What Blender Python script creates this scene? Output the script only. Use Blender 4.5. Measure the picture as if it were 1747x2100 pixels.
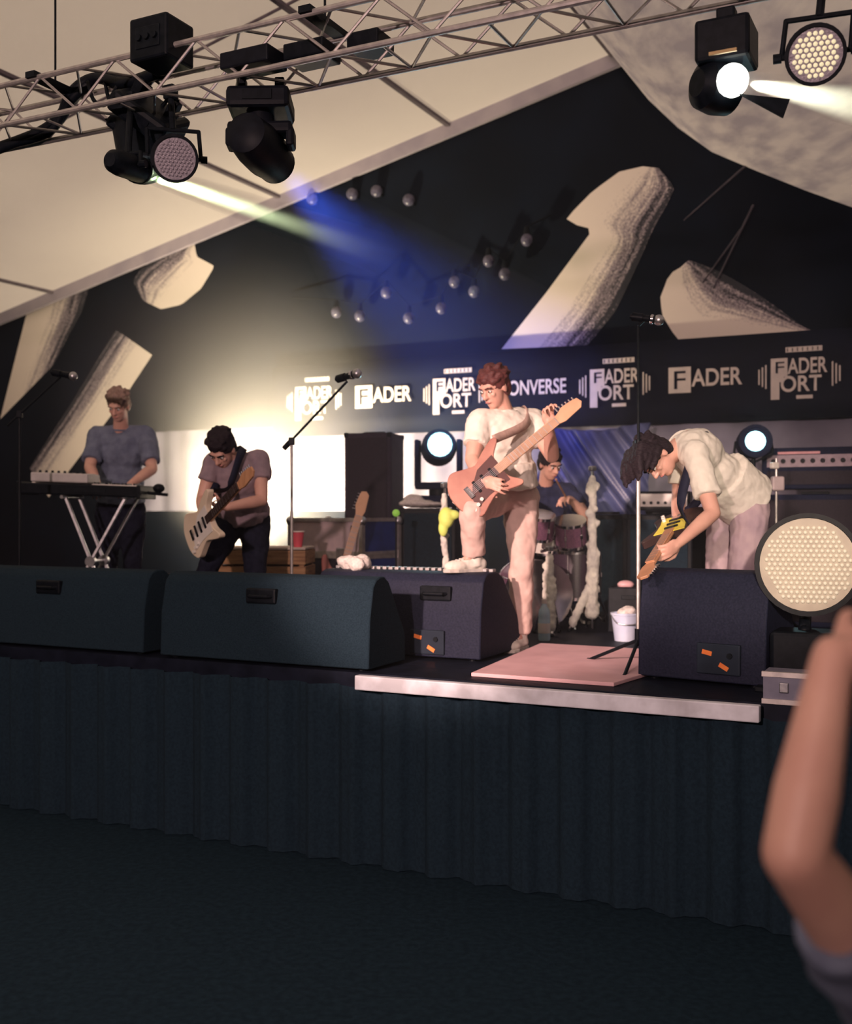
import bpy, bmesh, math, random
from mathutils import Vector, Matrix, Quaternion

random.seed(7)
scene = bpy.context.scene
COL = scene.collection
for o in list(bpy.data.objects):
    bpy.data.objects.remove(o, do_unlink=True)

# ------------------------------------------------------------------ camera
F = 2280.0                      # focal length in pixels of the 1747 x 2100 frame
CX, CY, CAMZ = 873.5, 1050.0, 1.85
cam_d = bpy.data.cameras.new('camera')
cam_d.sensor_fit = 'VERTICAL'
cam_d.sensor_height = 36.0
cam_d.lens = F / 2100.0 * 36.0
cam_d.clip_start = 0.05
cam_d.dof.use_dof = True
cam_d.dof.focus_distance = 5.0
cam_d.dof.aperture_fstop = 2.0
cam = bpy.data.objects.new('camera', cam_d)
cam.location = (0, 0, CAMZ)
cam.rotation_euler = (math.pi / 2, 0, 0)
COL.objects.link(cam)
scene.camera = cam

# ------------------------------------------------------------------ helpers for positions
TH = math.atan(0.5)             # the stage front is turned by this angle to the picture plane
U = Vector((math.cos(TH), -math.sin(TH), 0))     # along the stage front
W = Vector((math.sin(TH), math.cos(TH), 0))      # into the stage
Z = Vector((0, 0, 1))
SZ = 1.0                        # stage height
BF = 5.06                       # front edge of the stage
BW = 9.8                        # gable wall at the back

def S(a, b, z):
    return U * a + W * b + Z * z

def P(px, py, t):
    return Vector(((px - CX) / F * t, t, CAMZ - (py - CY) / F * t))

def PW(px, py, b):
    d = (px - CX) / F
    return P(px, py, b / (d * W.x + W.y))

def PFl(px, py, z=SZ):
    return P(px, py, (CAMZ - z) * F / (py - CY))

def ab(v):
    return v.dot(U), v.dot(W)

def AZ(px, py, b):
    p = PW(px, py, b)
    return p.dot(U), p.z

STAGE_ROT = Matrix(((U.x, W.x, 0), (U.y, W.y, 0), (0, 0, 1)))

def look(direction):
    return direction.to_track_quat('-Z', 'Y').to_euler()

# ------------------------------------------------------------------ world, exposure, large lights
scene.view_settings.view_transform = 'Standard'
scene.view_settings.look = 'None'
scene.view_settings.gamma = 1.0
scene.view_settings.exposure = 0.0
scene.view_settings.use_curve_mapping = False
world = bpy.data.worlds.new('sky')
scene.world = world
world.use_nodes = True
bg = world.node_tree.nodes['Background']
bg.inputs[0].default_value = (1.0, 0.80, 0.62, 1)
bg.inputs[1].default_value = 0.80
cy = scene.cycles
cy.use_adaptive_sampling = True
cy.adaptive_threshold = 0.035
cy.adaptive_min_samples = 12
cy.max_bounces = 5
cy.diffuse_bounces = 2
cy.glossy_bounces = 2
cy.transmission_bounces = 3
cy.volume_bounces = 0
cy.volume_step_rate = 3.0
cy.volume_max_steps = 64

def spot(name, loc, target, power, color, angle, blend=0.5, size=0.05):
    d = bpy.data.lights.new(name, 'SPOT')
    d.energy = power
    d.color = color
    d.spot_size = math.radians(angle)
    d.spot_blend = blend
    d.shadow_soft_size = size
    o = bpy.data.objects.new(name, d)
    o.location = loc
    o.rotation_euler = look(Vector(target) - Vector(loc))
    COL.objects.link(o)
    return o

def point(name, loc, power, color, size=0.05):
    d = bpy.data.lights.new(name, 'POINT')
    d.energy = power
    d.color = color
    d.shadow_soft_size = size
    o = bpy.data.objects.new(name, d)
    o.location = loc
    COL.objects.link(o)
    return o

# front-of-house stage lamps, above and behind the audience
spot('front_lamp_singer_offscreen', S(-3.0, -4.0, 4.0), P(1060, 1130, 6.8), 6800, (1.0, 0.68, 0.58), 14, 0.6, 0.12)
spot('front_lamp_guitar_offscreen', S(1.5, -3.5, 3.3), P(1480, 1020, 6.3), 3100, (1.0, 0.78, 0.62), 12, 0.6, 0.12)
spot('front_lamp_wide_offscreen', S(-1.0, -4.5, 3.6), P(780, 960, 7.5), 1900, (1.0, 0.68, 0.62), 58, 0.8, 0.15)
# ------------------------------------------------------------------ materials
_mats = {}

def M(name, c1, c2=None, rough=0.6, metal=0.0, scale=8.0, bump=0.0, emit=None, estr=0.0, stretch=None, detail=4.0, lo=0.35, hi=0.65, trans=0.0):
    if name in _mats:
        return _mats[name]
    m = bpy.data.materials.new(name)
    m.use_nodes = True
    nt = m.node_tree
    bs = nt.nodes['Principled BSDF']
    bs.inputs['Roughness'].default_value = rough
    bs.inputs['Metallic'].default_value = metal
    if max(c1) < 0.07 and metal < 0.1:
        bs.inputs['Specular IOR Level'].default_value = 0.12
    if trans:
        bs.inputs['Transmission Weight'].default_value = trans
    if c2 is None:
        c2 = tuple(min(1.0, x * 0.78) for x in c1)
    tc = nt.nodes.new('ShaderNodeTexCoord')
    mp = nt.nodes.new('ShaderNodeMapping')
    if stretch:
        mp.inputs['Scale'].default_value = stretch
    nz = nt.nodes.new('ShaderNodeTexNoise')
    nz.inputs['Scale'].default_value = scale
    nz.inputs['Detail'].default_value = detail
    rp = nt.nodes.new('ShaderNodeValToRGB')
    rp.color_ramp.elements[0].position = lo
    rp.color_ramp.elements[1].position = hi
    rp.color_ramp.elements[0].color = (*c2, 1)
    rp.color_ramp.elements[1].color = (*c1, 1)
    L = nt.links.new
    L(tc.outputs['Object'], mp.inputs['Vector'])
    L(mp.outputs['Vector'], nz.inputs['Vector'])
    L(nz.outputs['Fac'], rp.inputs['Fac'])
    L(rp.outputs['Color'], bs.inputs['Base Color'])
    if bump:
        bp = nt.nodes.new('ShaderNodeBump')
        bp.inputs['Strength'].default_value = bump
        bp.inputs['Distance'].default_value = 0.01
        L(nz.outputs['Fac'], bp.inputs['Height'])
        L(bp.outputs['Normal'], bs.inputs['Normal'])
    if emit:
        bs.inputs['Emission Color'].default_value = (*emit, 1)
        bs.inputs['Emission Strength'].default_value = estr
    _mats[name] = m
    return m

def fabric_translucent(name, c1, c2, wt, scale=1.2, stretch=None):
    m = M(name, c1, c2, 0.8, 0, scale, 0.05, stretch=stretch)
    nt = m.node_tree
    bs = nt.nodes['Principled BSDF']
    out = nt.nodes['Material Output']
    tr = nt.nodes.new('ShaderNodeBsdfTranslucent')
    mx = nt.nodes.new('ShaderNodeMixShader')
    mx.inputs[0].default_value = wt
    rp = [n for n in nt.nodes if n.type == 'VALTORGB'][0]
    nt.links.new(rp.outputs['Color'], tr.inputs['Color'])
    nt.links.new(bs.outputs[0], mx.inputs[1])
    nt.links.new(tr.outputs[0], mx.inputs[2])
    nt.links.new(mx.outputs[0], out.inputs['Surface'])
    return m

def volume_mat(name, density, color=(1, 1, 1), aniso=0.0, falloff=None, smoke=None):
    m = bpy.data.materials.new(name)
    m.use_nodes = True
    nt = m.node_tree
    nt.nodes.remove(nt.nodes['Principled BSDF'])
    vs = nt.nodes.new('ShaderNodeVolumeScatter')
    vs.inputs['Color'].default_value = (*color, 1)
    vs.inputs['Density'].default_value = density
    vs.inputs['Anisotropy'].default_value = aniso
    nt.links.new(vs.outputs[0], nt.nodes['Material Output'].inputs['Volume'])
    if falloff:
        tc = nt.nodes.new('ShaderNodeTexCoord')
        ln = nt.nodes.new('ShaderNodeVectorMath'); ln.operation = 'LENGTH'
        mr = nt.nodes.new('ShaderNodeMapRange')
        mr.interpolation_type = 'SMOOTHSTEP'
        mr.inputs['From Min'].default_value = 0.0
        mr.inputs['From Max'].default_value = falloff
        mr.inputs['To Min'].default_value = density
        mr.inputs['To Max'].default_value = 0.0
        nt.links.new(tc.outputs['Object'], ln.inputs[0])
        nt.links.new(ln.outputs['Value'], mr.inputs['Value'])
        nt.links.new(mr.outputs['Result'], vs.inputs['Density'])
    return m

BLACK = M('black_plastic', (0.007, 0.009, 0.014), (0.003, 0.005, 0.008), 0.45, 0, 30, 0.05)
BLACKM = M('black_powder_metal', (0.008, 0.011, 0.016), (0.004, 0.006, 0.009), 0.5, 0.0, 40, 0.05)
BLACKC = M('black_cloth', (0.015, 0.031, 0.048), (0.011, 0.022, 0.034), 0.95, 0, 60, 0.1)
CARPET = M('black_cab_carpet', (0.016, 0.032, 0.048), (0.010, 0.021, 0.032), 0.95, 0, 140, 0.3)
VINYL = M('dark_vinyl', (0.019, 0.022, 0.046), (0.012, 0.015, 0.032), 0.6, 0, 90, 0.25)
STEEL = M('brushed_steel', (0.55, 0.55, 0.57), (0.38, 0.38, 0.42), 0.35, 0.9, 30, 0.02)
ALU = M('aluminium_tube', (0.62, 0.58, 0.56), (0.45, 0.42, 0.42), 0.45, 0.75, 20, 0.02)
CHROME = M('chrome', (0.75, 0.72, 0.74), (0.6, 0.58, 0.62), 0.15, 1.0, 12, 0)
WHITE = M('white_lacquer', (0.80, 0.76, 0.72), (0.70, 0.66, 0.62), 0.4, 0, 6, 0.0)
WRAP = M('white_cloth_wrap', (0.82, 0.78, 0.70), (0.50, 0.47, 0.46), 0.9, 0, 16, 0.4)
TOWEL = M('white_terry', (0.80, 0.74, 0.70), (0.62, 0.56, 0.55), 0.95, 0, 60, 0.5)
SKIN = M('skin', (0.74, 0.43, 0.34), (0.66, 0.36, 0.29), 0.5, 0, 10, 0.03)
HAIR_D = M('dark_hair', (0.030, 0.022, 0.028), (0.015, 0.011, 0.016), 0.55, 0, 40, 0.5, stretch=(1, 1, 6))
HAIR_R = M('auburn_hair', (0.16, 0.045, 0.04), (0.09, 0.025, 0.03), 0.55, 0, 40, 0.5, stretch=(1, 1, 6))
EYE = M('eye_white', (0.8, 0.78, 0.75), (0.7, 0.68, 0.66), 0.2, 0, 5)
PUPIL = M('iris_dark', (0.03, 0.02, 0.015), None, 0.2, 0, 5)
LIPM = M('lip', (0.55, 0.22, 0.20), (0.48, 0.18, 0.17), 0.45, 0, 20)
TEE_W = M('white_tee', (0.84, 0.80, 0.72), (0.76, 0.72, 0.65), 0.9, 0, 14, 0.25)
TEE_B = M('slate_blue_tee', (0.17, 0.20, 0.29), (0.12, 0.14, 0.22), 0.9, 0, 14, 0.25)
TEE_M = M('mauve_grey_tee', (0.34, 0.25, 0.29), (0.25, 0.19, 0.23), 0.9, 0, 14, 0.25)
TEE_N = M('navy_tee', (0.018, 0.024, 0.075), (0.010, 0.014, 0.045), 0.9, 0, 14, 0.25)
JEAN_D = M('dark_denim', (0.016, 0.018, 0.036), (0.009, 0.010, 0.022), 0.9, 0, 30, 0.3)
JEAN_P = M('pale_pink_trouser', (0.72, 0.53, 0.48), (0.60, 0.43, 0.39), 0.9, 0, 10, 0.3)
JEAN_G = M('pale_grey_trouser', (0.50, 0.38, 0.42), (0.40, 0.30, 0.36), 0.9, 0, 10, 0.3)
SHOE_W = M('white_canvas', (0.82, 0.78, 0.70), (0.7, 0.66, 0.6), 0.8, 0, 30, 0.2)
SHOE_D = M('dark_canvas', (0.03, 0.03, 0.05), (0.02, 0.02, 0.03), 0.8, 0, 30, 0.2)
RUBBER = M('rubber_sole', (0.6, 0.55, 0.5), (0.45, 0.42, 0.4), 0.7, 0, 30)
WOOD = M('maple_wood', (0.62, 0.33, 0.18), (0.45, 0.22, 0.11), 0.45, 0, 6, 0.05, stretch=(8, 1, 1))
WOOD_C = M('crate_wood', (0.42, 0.24, 0.12), (0.24, 0.12, 0.06), 0.8, 0, 5, 0.2, stretch=(1, 1, 10))
ROSE = M('rosewood', (0.06, 0.03, 0.022), (0.035, 0.018, 0.014), 0.5, 0, 20, 0.05)

# ------------------------------------------------------------------ mesh building
class MB:
    def __init__(self, frame=None):
        self.v = []; self.f = []
        self.M = frame

    def _a(self, vs, fs):
        n = len(self.v)
        if self.M is not None:
            vs = [self.M @ Vector(x) for x in vs]
        self.v += [Vector(x) for x in vs]
        self.f += [tuple(i + n for i in q) for q in fs]
        return self

    def box(self, c, s, R=None):
        c = Vector(c)
        hx, hy, hz = s[0] / 2, s[1] / 2, s[2] / 2
        vs = []
        for x in (-hx, hx):
            for y in (-hy, hy):
                for z in (-hz, hz):
                    p = Vector((x, y, z))
                    if R is not None:
                        p = R @ p
                    vs.append(c + p)
        fs = [(0, 1, 3, 2), (4, 6, 7, 5), (0, 4, 5, 1), (2, 3, 7, 6), (0, 2, 6, 4), (1, 5, 7, 3)]
        return self._a(vs, fs)

    def cyl(self, p0, p1, r0, r1=None, n=12):
        p0, p1 = Vector(p0), Vector(p1)
        r1 = r0 if r1 is None else r1
        d = p1 - p0
        if d.length < 1e-6:
            return self
        d.normalize()
        x = d.orthogonal().normalized(); y = d.cross(x)
        vs = []; fs = []
        for i in range(n):
            a = 2 * math.pi * i / n
            e = x * math.cos(a) + y * math.sin(a)
            vs += [p0 + e * r0, p1 + e * r1]
        for i in range(n):
            j = (i + 1) % n
            fs.append((2 * i, 2 * j, 2 * j + 1, 2 * i + 1))
        fs.append(tuple(2 * i for i in reversed(range(n))))
        fs.append(tuple(2 * i + 1 for i in range(n)))
        return self._a(vs, fs)

    def ell(self, c, r, R=None, n=16, m=10):
        c = Vector(c)
        if not hasattr(r, '__len__'):
            r = (r, r, r)
        vs = []; fs = []
        def pt(x, y, z):
            p = Vector((x * r[0], y * r[1], z * r[2]))
            return c + (R @ p if R is not None else p)
        vs.append(pt(0, 0, 1))
        for k in range(1, m):
            ph = math.pi * k / m
            for i in range(n):
                a = 2 * math.pi * i / n
                vs.append(pt(math.sin(ph) * math.cos(a), math.sin(ph) * math.sin(a), math.cos(ph)))
        vs.append(pt(0, 0, -1))
        for i in range(n):
            j = (i + 1) % n
            fs.append((0, 1 + i, 1 + j))
            for k in range(m - 2):
                b0 = 1 + k * n; b1 = b0 + n
                fs.append((b0 + i, b1 + i, b1 + j, b0 + j))
            fs.append((1 + (m - 2) * n + i, len(vs) - 1, 1 + (m - 2) * n + j))
        return self._a(vs, fs)

    def cap(self, p0, p1, r0, r1=None, n=14):
        r1 = r0 if r1 is None else r1
        self.cyl(p0, p1, r0, r1, n)
        self.ell(p0, r0, None, n, 8); self.ell(p1, r1, None, n, 8)
        return self

    def chain(self, pts, rs, n=14):
        for i in range(len(pts) - 1):
            self.cap(pts[i], pts[i + 1], rs[i], rs[i + 1], n)
        return self

    def tube(self, pts, r, n=8, rs=None):
        pts = [Vector(p) for p in pts]
        if len(pts) <= 6 and rs is None:
            for i in range(len(pts) - 1):
                self.cap(pts[i], pts[i + 1], r, r, 10)
            return self
        vs = []; fs = []
        prev = None
        for i, p in enumerate(pts):
            d = (pts[min(i + 1, len(pts) - 1)] - pts[max(i - 1, 0)]).normalized()
            x = d.orthogonal().normalized() if prev is None else (prev - d * prev.dot(d)).normalized()
            prev = x
            y = d.cross(x)
            rr = rs[i] if rs else r
            for k in range(n):
                a = 2 * math.pi * k / n
                vs.append(p + (x * math.cos(a) + y * math.sin(a)) * rr)
        for i in range(len(pts) - 1):
            for k in range(n):
                j = (k + 1) % n
                fs.append((i * n + k, i * n + j, (i + 1) * n + j, (i + 1) * n + k))
        fs.append(tuple(reversed(range(n))))
        fs.append(tuple((len(pts) - 1) * n + k for k in range(n)))
        return self._a(vs, fs)

    def prism(self, outline, o, ex, ey, ez, th):
        """outline of 2-D points in (ex, ey) about o, thickness th along ez"""
        o, ex, ey, ez = Vector(o), Vector(ex), Vector(ey), Vector(ez)
        n = len(outline)
        vs = [o + ex * x + ey * y for x, y in outline] + [o + ex * x + ey * y + ez * th for x, y in outline]
        fs = [tuple(reversed(range(n))), tuple(range(n, 2 * n))]
        for i in range(n):
            j = (i + 1) % n
            fs.append((i, j, n + j, n + i))
        return self._a(vs, fs)

    def lathe(self, prof, o, axis, n=24):
        o, axis = Vector(o), Vector(axis).normalized()
        x = axis.orthogonal().normalized(); y = axis.cross(x)
        vs = []; fs = []
        for r, h in prof:
            for i in range(n):
                a = 2 * math.pi * i / n
                vs.append(o + axis * h + (x * math.cos(a) + y * math.sin(a)) * max(r, 1e-4))
        for k in range(len(prof) - 1):
            for i in range(n):
                j = (i + 1) % n
                fs.append((k * n + i, k * n + j, (k + 1) * n + j, (k + 1) * n + i))
        fs.append(tuple(reversed(range(n))))
        fs.append(tuple((len(prof) - 1) * n + i for i in range(n)))
        return self._a(vs, fs)

    def grid(self, fn, nu, nv):
        vs = []; fs = []
        for i in range(nu + 1):
            for j in range(nv + 1):
                vs.append(fn(i / nu, j / nv))
        for i in range(nu):
            for j in range(nv):
                k = i * (nv + 1) + j
                fs.append((k, k + nv + 1, k + nv + 2, k + 1))
        return self._a(vs, fs)

    def mesh(self, name, base):
        me = bpy.data.meshes.new(name)
        me.from_pydata([tuple(p - base) for p in self.v], [], self.f)
        me.validate()
        bm = bmesh.new(); bm.from_mesh(me)
        bmesh.ops.recalc_face_normals(bm, faces=bm.faces)
        bm.to_mesh(me); bm.free()
        return me

    def build(self, name, mat, parent=None, smooth=False, bevel=0.0, solid=0.0, base=None):
        if parent is not None:
            base = wloc(parent)
        elif base is None:
            xs = self.v
            base = Vector((sum(p.x for p in xs) / len(xs), sum(p.y for p in xs) / len(xs), min(p.z for p in xs)))
        me = self.mesh(name, base)
        return link(name, me, mat, parent, base, smooth, bevel, solid)

_wl = {}
def wloc(o):
    return _wl[o.name]

def link(name, me, mat, parent, base, smooth=False, bevel=0.0, solid=0.0):
    o = bpy.data.objects.new(name, me)
    if mat is not None:
        me.materials.clear(); me.materials.append(mat)
    COL.objects.link(o)
    if parent is not None:
        o.parent = parent
    else:
        o.location = base
    _wl[o.name] = Vector(base)
    if smooth:
        for p in me.polygons:
            p.use_smooth = True
        if smooth == 'auto':
            bm = bmesh.new(); bm.from_mesh(me)
            for e in bm.edges:
                if len(e.link_faces) == 2 and e.calc_face_angle(0) > 0.6:
                    e.smooth = False
            bm.to_mesh(me); bm.free()
    if bevel:
        b = o.modifiers.new('bevel', 'BEVEL')
        b.width = bevel; b.segments = 2; b.limit_method = 'ANGLE'
    if solid:
        b = o.modifiers.new('thickness', 'SOLIDIFY'); b.thickness = solid
    return o

def tag(o, label=None, cat=None, group=None, kind=None):
    if label: o['label'] = label
    if cat: o['category'] = cat
    if group: o['group'] = group
    if kind: o['kind'] = kind
    return o

def thing(name, loc, label, cat, group=None):
    o = bpy.data.objects.new(name, None)
    o.empty_display_size = 0.1
    o.location = loc
    COL.objects.link(o)
    _wl[o.name] = Vector(loc)
    return tag(o, label, cat, group)

def copy_child(src, offset, parent):
    """a further piece that shares the mesh of src, moved by offset"""
    c = src.copy()
    COL.objects.link(c)
    c.parent = parent
    c.location = src.location + Vector(offset)
    return c

def blob(mb, name, mat, parent, voxel=0.008, smooth=4, noise=0.0, nscale=0.1):
    """join overlapping shapes into one continuous surface"""
    base = wloc(parent)
    me = mb.mesh(name + '_raw', base)
    t = bpy.data.objects.new('tmp', me)
    COL.objects.link(t)
    r = t.modifiers.new('r', 'REMESH'); r.mode = 'VOXEL'; r.voxel_size = voxel; r.adaptivity = 0.0
    s = t.modifiers.new('s', 'SMOOTH'); s.factor = 0.5; s.iterations = smooth
    if noise:
        tx = bpy.data.textures.new(name + '_folds', 'CLOUDS'); tx.noise_scale = nscale
        d = t.modifiers.new('d', 'DISPLACE'); d.texture = tx; d.strength = noise; d.mid_level = 0.5
    dg = bpy.context.evaluated_depsgraph_get()
    ev = t.evaluated_get(dg)
    out = bpy.data.meshes.new_from_object(ev)
    bpy.data.objects.remove(t, do_unlink=True)
    bpy.data.meshes.remove(me)
    out.name = name
    return link(name, out, mat, parent, base, True)

def frame3(x, y, z, o=(0, 0, 0)):
    m = Matrix.Identity(4)
    for i, c in enumerate((x, y, z)):
        c = Vector(c)
        m[0][i], m[1][i], m[2][i] = c.x, c.y, c.z
    m[0][3], m[1][3], m[2][3] = o[0], o[1], o[2]
    return m

def stage_frame(a, b, z, yaw=0.0):
    """local x along the stage front, y upstage, z up; yaw in degrees"""
    c, s = math.cos(math.radians(yaw)), math.sin(math.radians(yaw))
    x = U * c + W * s
    y = W * c - U * s
    return frame3(x, y, Z, S(a, b, z))
# ------------------------------------------------------------------ the tent and the stage
DARKWALL = M('dark_gable_cloth', (0.0035, 0.0075, 0.017), (0.002, 0.0045, 0.010), 0.9, 0, 1.6, 0.1, lo=0.4, hi=0.7)
ROOF = fabric_translucent('cream_tent_canvas', (0.80, 0.75, 0.70), (0.74, 0.69, 0.65), 0.62, 0.5)
ROOF_R = fabric_translucent('streaked_tent_canvas', (0.72, 0.66, 0.65), (0.44, 0.40, 0.45), 0.55, 2.2, (3.0, 0.35, 3.0))
SEAM = M('seam_tape', (0.16, 0.13, 0.15), (0.11, 0.09, 0.11), 0.8, 0, 12)
VALANCE = M('lilac_valance', (0.40, 0.36, 0.41), (0.32, 0.29, 0.35), 0.8, 0, 4)
GROUND = M('dark_ground', (0.014, 0.032, 0.050), (0.009, 0.021, 0.034), 0.95, 0, 30, 0.3)
DECK = M('black_deck', (0.010, 0.013, 0.026), (0.005, 0.007, 0.014), 0.55, 0, 9, 0.1)

AP_A, AP_Z = AZ(1280, 108, BW)
LF_A, LF_Z = AZ(110, 602, BW)
SLOPE = (AP_Z - LF_Z) / (AP_A - LF_A)

def roof_left_z(a):
    return AP_Z - (AP_A - a) * SLOPE

A_L, A_R, B_R = -13.0, 6.0, -6.0
# right slope: a sagging curve through points read on the gable wall
RC = [AZ(1280, 108, BW), AZ(1330, 205, BW), AZ(1390, 262, BW), AZ(1460, 312, BW), AZ(1550, 350, BW), AZ(1650, 390, BW), AZ(1747, 425, BW)]
RC += [(0.2, 4.0), (2.0, 3.7), (A_R, 3.4)]

m = MB()
def fl(u, v):
    a = A_L + (AP_A - A_L) * u
    return S(a, B_R + (BW - B_R) * v, roof_left_z(a))
m.grid(fl, 6, 8)
ceil_l = tag(m.build('ceiling', ROOF, smooth=True), 'cream tent canvas roof slope over the stage', None, None, 'structure')

m = MB()
vs = []
n = len(RC)
m._a([S(a, b, z) for a, z in RC for b in (B_R, BW)], [(2 * i, 2 * i + 1, 2 * i + 3, 2 * i + 2) for i in range(n - 1)])
ceil_r = tag(m.build('ceiling_canopy', ROOF_R, smooth=True), 'streaked grey canvas slope sagging down from the tent peak', None, None, 'structure')

# seams in the roof, running from the gable toward the audience
for px, py in ((926, 258), (580, 408), (118, 598), (1262, 114)):
    a, z = AZ(px, py, BW)
    z = roof_left_z(a)
    f = frame3(U, W, Z, S(a, 0, z))
    sm = MB(f).box((0, (BW + B_R) / 2, -0.02), (0.045, BW - B_R, 0.03))
    sm.build('seam', SEAM, ceil_l)
# cross seams
for b in (6.9, 3.6):
    p0, p1 = S(A_L, b, roof_left_z(A_L) - .015), S(AP_A, b, AP_Z - .015)
    MB().cyl(p0, p1, 0.012, n=6).build('seam', SEAM, ceil_l)

# gable wall
ol = [(A_L, 0.0), (A_R, 0.0)] + [(a, z) for a, z in reversed(RC)] + [(A_L, roof_left_z(A_L))]
m = MB().prism(ol, S(0, BW, 0), U, Z, W, 0.05)
wall_back = tag(m.build('wall_back', DARKWALL), 'dark cloth gable wall behind the stage with cream printed strokes', None, None, 'structure')

def wallbox(name, pts):
    c = sum((Vector(p) for p in pts), Vector()) / len(pts)
    m = MB()
    m._a(pts, [tuple(range(len(pts)))])
    return tag(m.build(name, BLACKC), None, None, None, 'structure')
wallbox('wall_left', [S(A_L, B_R, 0), S(A_L, BW, 0), S(A_L, BW, roof_left_z(A_L)), S(A_L, B_R, roof_left_z(A_L))])
wallbox('wall_right', [S(A_R, B_R, 0), S(A_R, BW, 0), S(A_R, BW, 3.4), S(A_R, B_R, 3.4)])
wallbox('wall_rear', [S(a, B_R, z) for a, z in ol])

# valance along the gable, under the left slope
p0, p1 = Vector((LF_A - 3, 0, roof_left_z(LF_A - 3))), Vector((AP_A, 0, AP_Z))
dirv = (p1 - p0).normalized()
m = MB()
hv = 0.13
pts = [S(p0.x, BW - 0.03, p0.z), S(p1.x, BW - 0.03, p1.z)]
m._a([pts[0], pts[1], pts[1] - Z * hv, pts[0] - Z * hv, pts[0] - W * 0.05, pts[1] - W * 0.05, pts[1] - Z * hv - W * 0.05, pts[0] - Z * hv - W * 0.05],
     [(0, 1, 2, 3), (4, 7, 6, 5), (3, 2, 6, 7), (0, 4, 5, 1), (1, 5, 6, 2), (0, 3, 7, 4)])
tag(m.build('trim_1', VALANCE), 'lilac grey valance strip where the roof meets the gable wall', None, None, 'structure')

# ground, stage deck, skirt and edge strip
m = MB()._a([S(A_L, B_R, 0), S(A_R, B_R, 0), S(A_R, BW, 0), S(A_L, BW, 0)], [(0, 1, 2, 3)])
tag(m.build('ground', GROUND), 'dark ground of the pit before the stage', None, None, 'structure')
f = stage_frame(0, 0, 0)
m = MB(f).box(((A_L + A_R) / 2, (BF + BW) / 2 + 0.02, SZ - 0.06), (A_R - A_L, BW - BF - 0.04, 0.12))
tag(m.build('floor', DECK), 'black stage deck', None, None, 'structure')
m = MB()
def sk(u, v):
    a = A_L + (A_R - A_L) * u
    return S(a, BF + 0.03 * math.sin(a * 26) + 0.01 * math.sin(a * 71), 0.005 + 0.93 * v)
m.grid(sk, 900, 1)
tag(m.build('stage_skirt', BLACKC, smooth=True), 'black pleated cloth skirt hanging from the stage edge', None, None, 'structure')
a0, a1 = ab(PFl(735, 1384))[0], ab(PFl(1565, 1442))[0]
EDGE = M('worn_edge_metal', (0.78, 0.80, 0.90), (0.52, 0.52, 0.58), 0.55, 0.0, 7, 0.1, stretch=(1, 1, 1))
m = MB(f).box(((a0 + a1) / 2, BF - 0.045, SZ - 0.035), (a1 - a0, 0.05, 0.075))
tag(m.build('trim_2', EDGE, bevel=0.006), 'worn metal strip along the front edge of the stage', None, None, 'structure')

# strokes printed on the gable cloth
def stroke_mat():
    m_ = bpy.data.materials.new('streaked_cream_print')
    m_.use_nodes = True
    nt = m_.node_tree; L = nt.links.new
    bs = nt.nodes['Principled BSDF']; bs.inputs['Roughness'].default_value = 0.85
    tc = nt.nodes.new('ShaderNodeTexCoord')
    sp = nt.nodes.new('ShaderNodeSeparateXYZ')
    L(tc.outputs['UV'], sp.inputs[0])
    mp = nt.nodes.new('ShaderNodeMapping'); mp.inputs['Scale'].default_value = (14, 1.6, 1)
    L(tc.outputs['UV'], mp.inputs['Vector'])
    nz = nt.nodes.new('ShaderNodeTexNoise'); nz.inputs['Scale'].default_value = 1.0; nz.inputs['Detail'].default_value = 3
    L(mp.outputs[0], nz.inputs['Vector'])
    mp2 = nt.nodes.new('ShaderNodeMapping'); mp2.inputs['Scale'].default_value = (40, 40, 40)
    L(tc.outputs['Object'], mp2.inputs['Vector'])
    n2 = nt.nodes.new('ShaderNodeTexNoise'); n2.inputs['Scale'].default_value = 1.5; n2.inputs['Detail'].default_value = 2
    L(mp2.outputs[0], n2.inputs['Vector'])
    # coverage = 1.15 - across*1.1 + streaks + grain
    def math_(op, a, b):
        k = nt.nodes.new('ShaderNodeMath'); k.operation = op
        for i, x in enumerate((a, b)):
            if isinstance(x, (int, float)):
                k.inputs[i].default_value = x
            else:
                L(x, k.inputs[i])
        return k.outputs[0]
    pw = math_('POWER', sp.outputs['X'], 1.6)
    c = math_('SUBTRACT', 1.12, math_('MULTIPLY', pw, 1.15))
    st = math_('MULTIPLY', math_('SUBTRACT', nz.outputs['Fac'], 0.5), math_('MULTIPLY', sp.outputs['X'], 1.7))
    c = math_('ADD', c, st)
    gr = math_('MULTIPLY', math_('SUBTRACT', n2.outputs['Fac'], 0.5), math_('MULTIPLY', sp.outputs['X'], 1.3))
    c = math_('ADD', c, gr)
    rp = nt.nodes.new('ShaderNodeValToRGB')
    e = rp.color_ramp.elements
    e[0].position = 0.12; e[0].color = (0.020, 0.022, 0.032, 1)
    e[1].position = 0.85; e[1].color = (0.80, 0.72, 0.64, 1)
    x = e.new(0.45); x.color = (0.28, 0.24, 0.27, 1)
    L(c, rp.inputs['Fac'])
    L(rp.outputs['Color'], bs.inputs['Base Color'])
    return m_
PRINT = stroke_mat()

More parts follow.
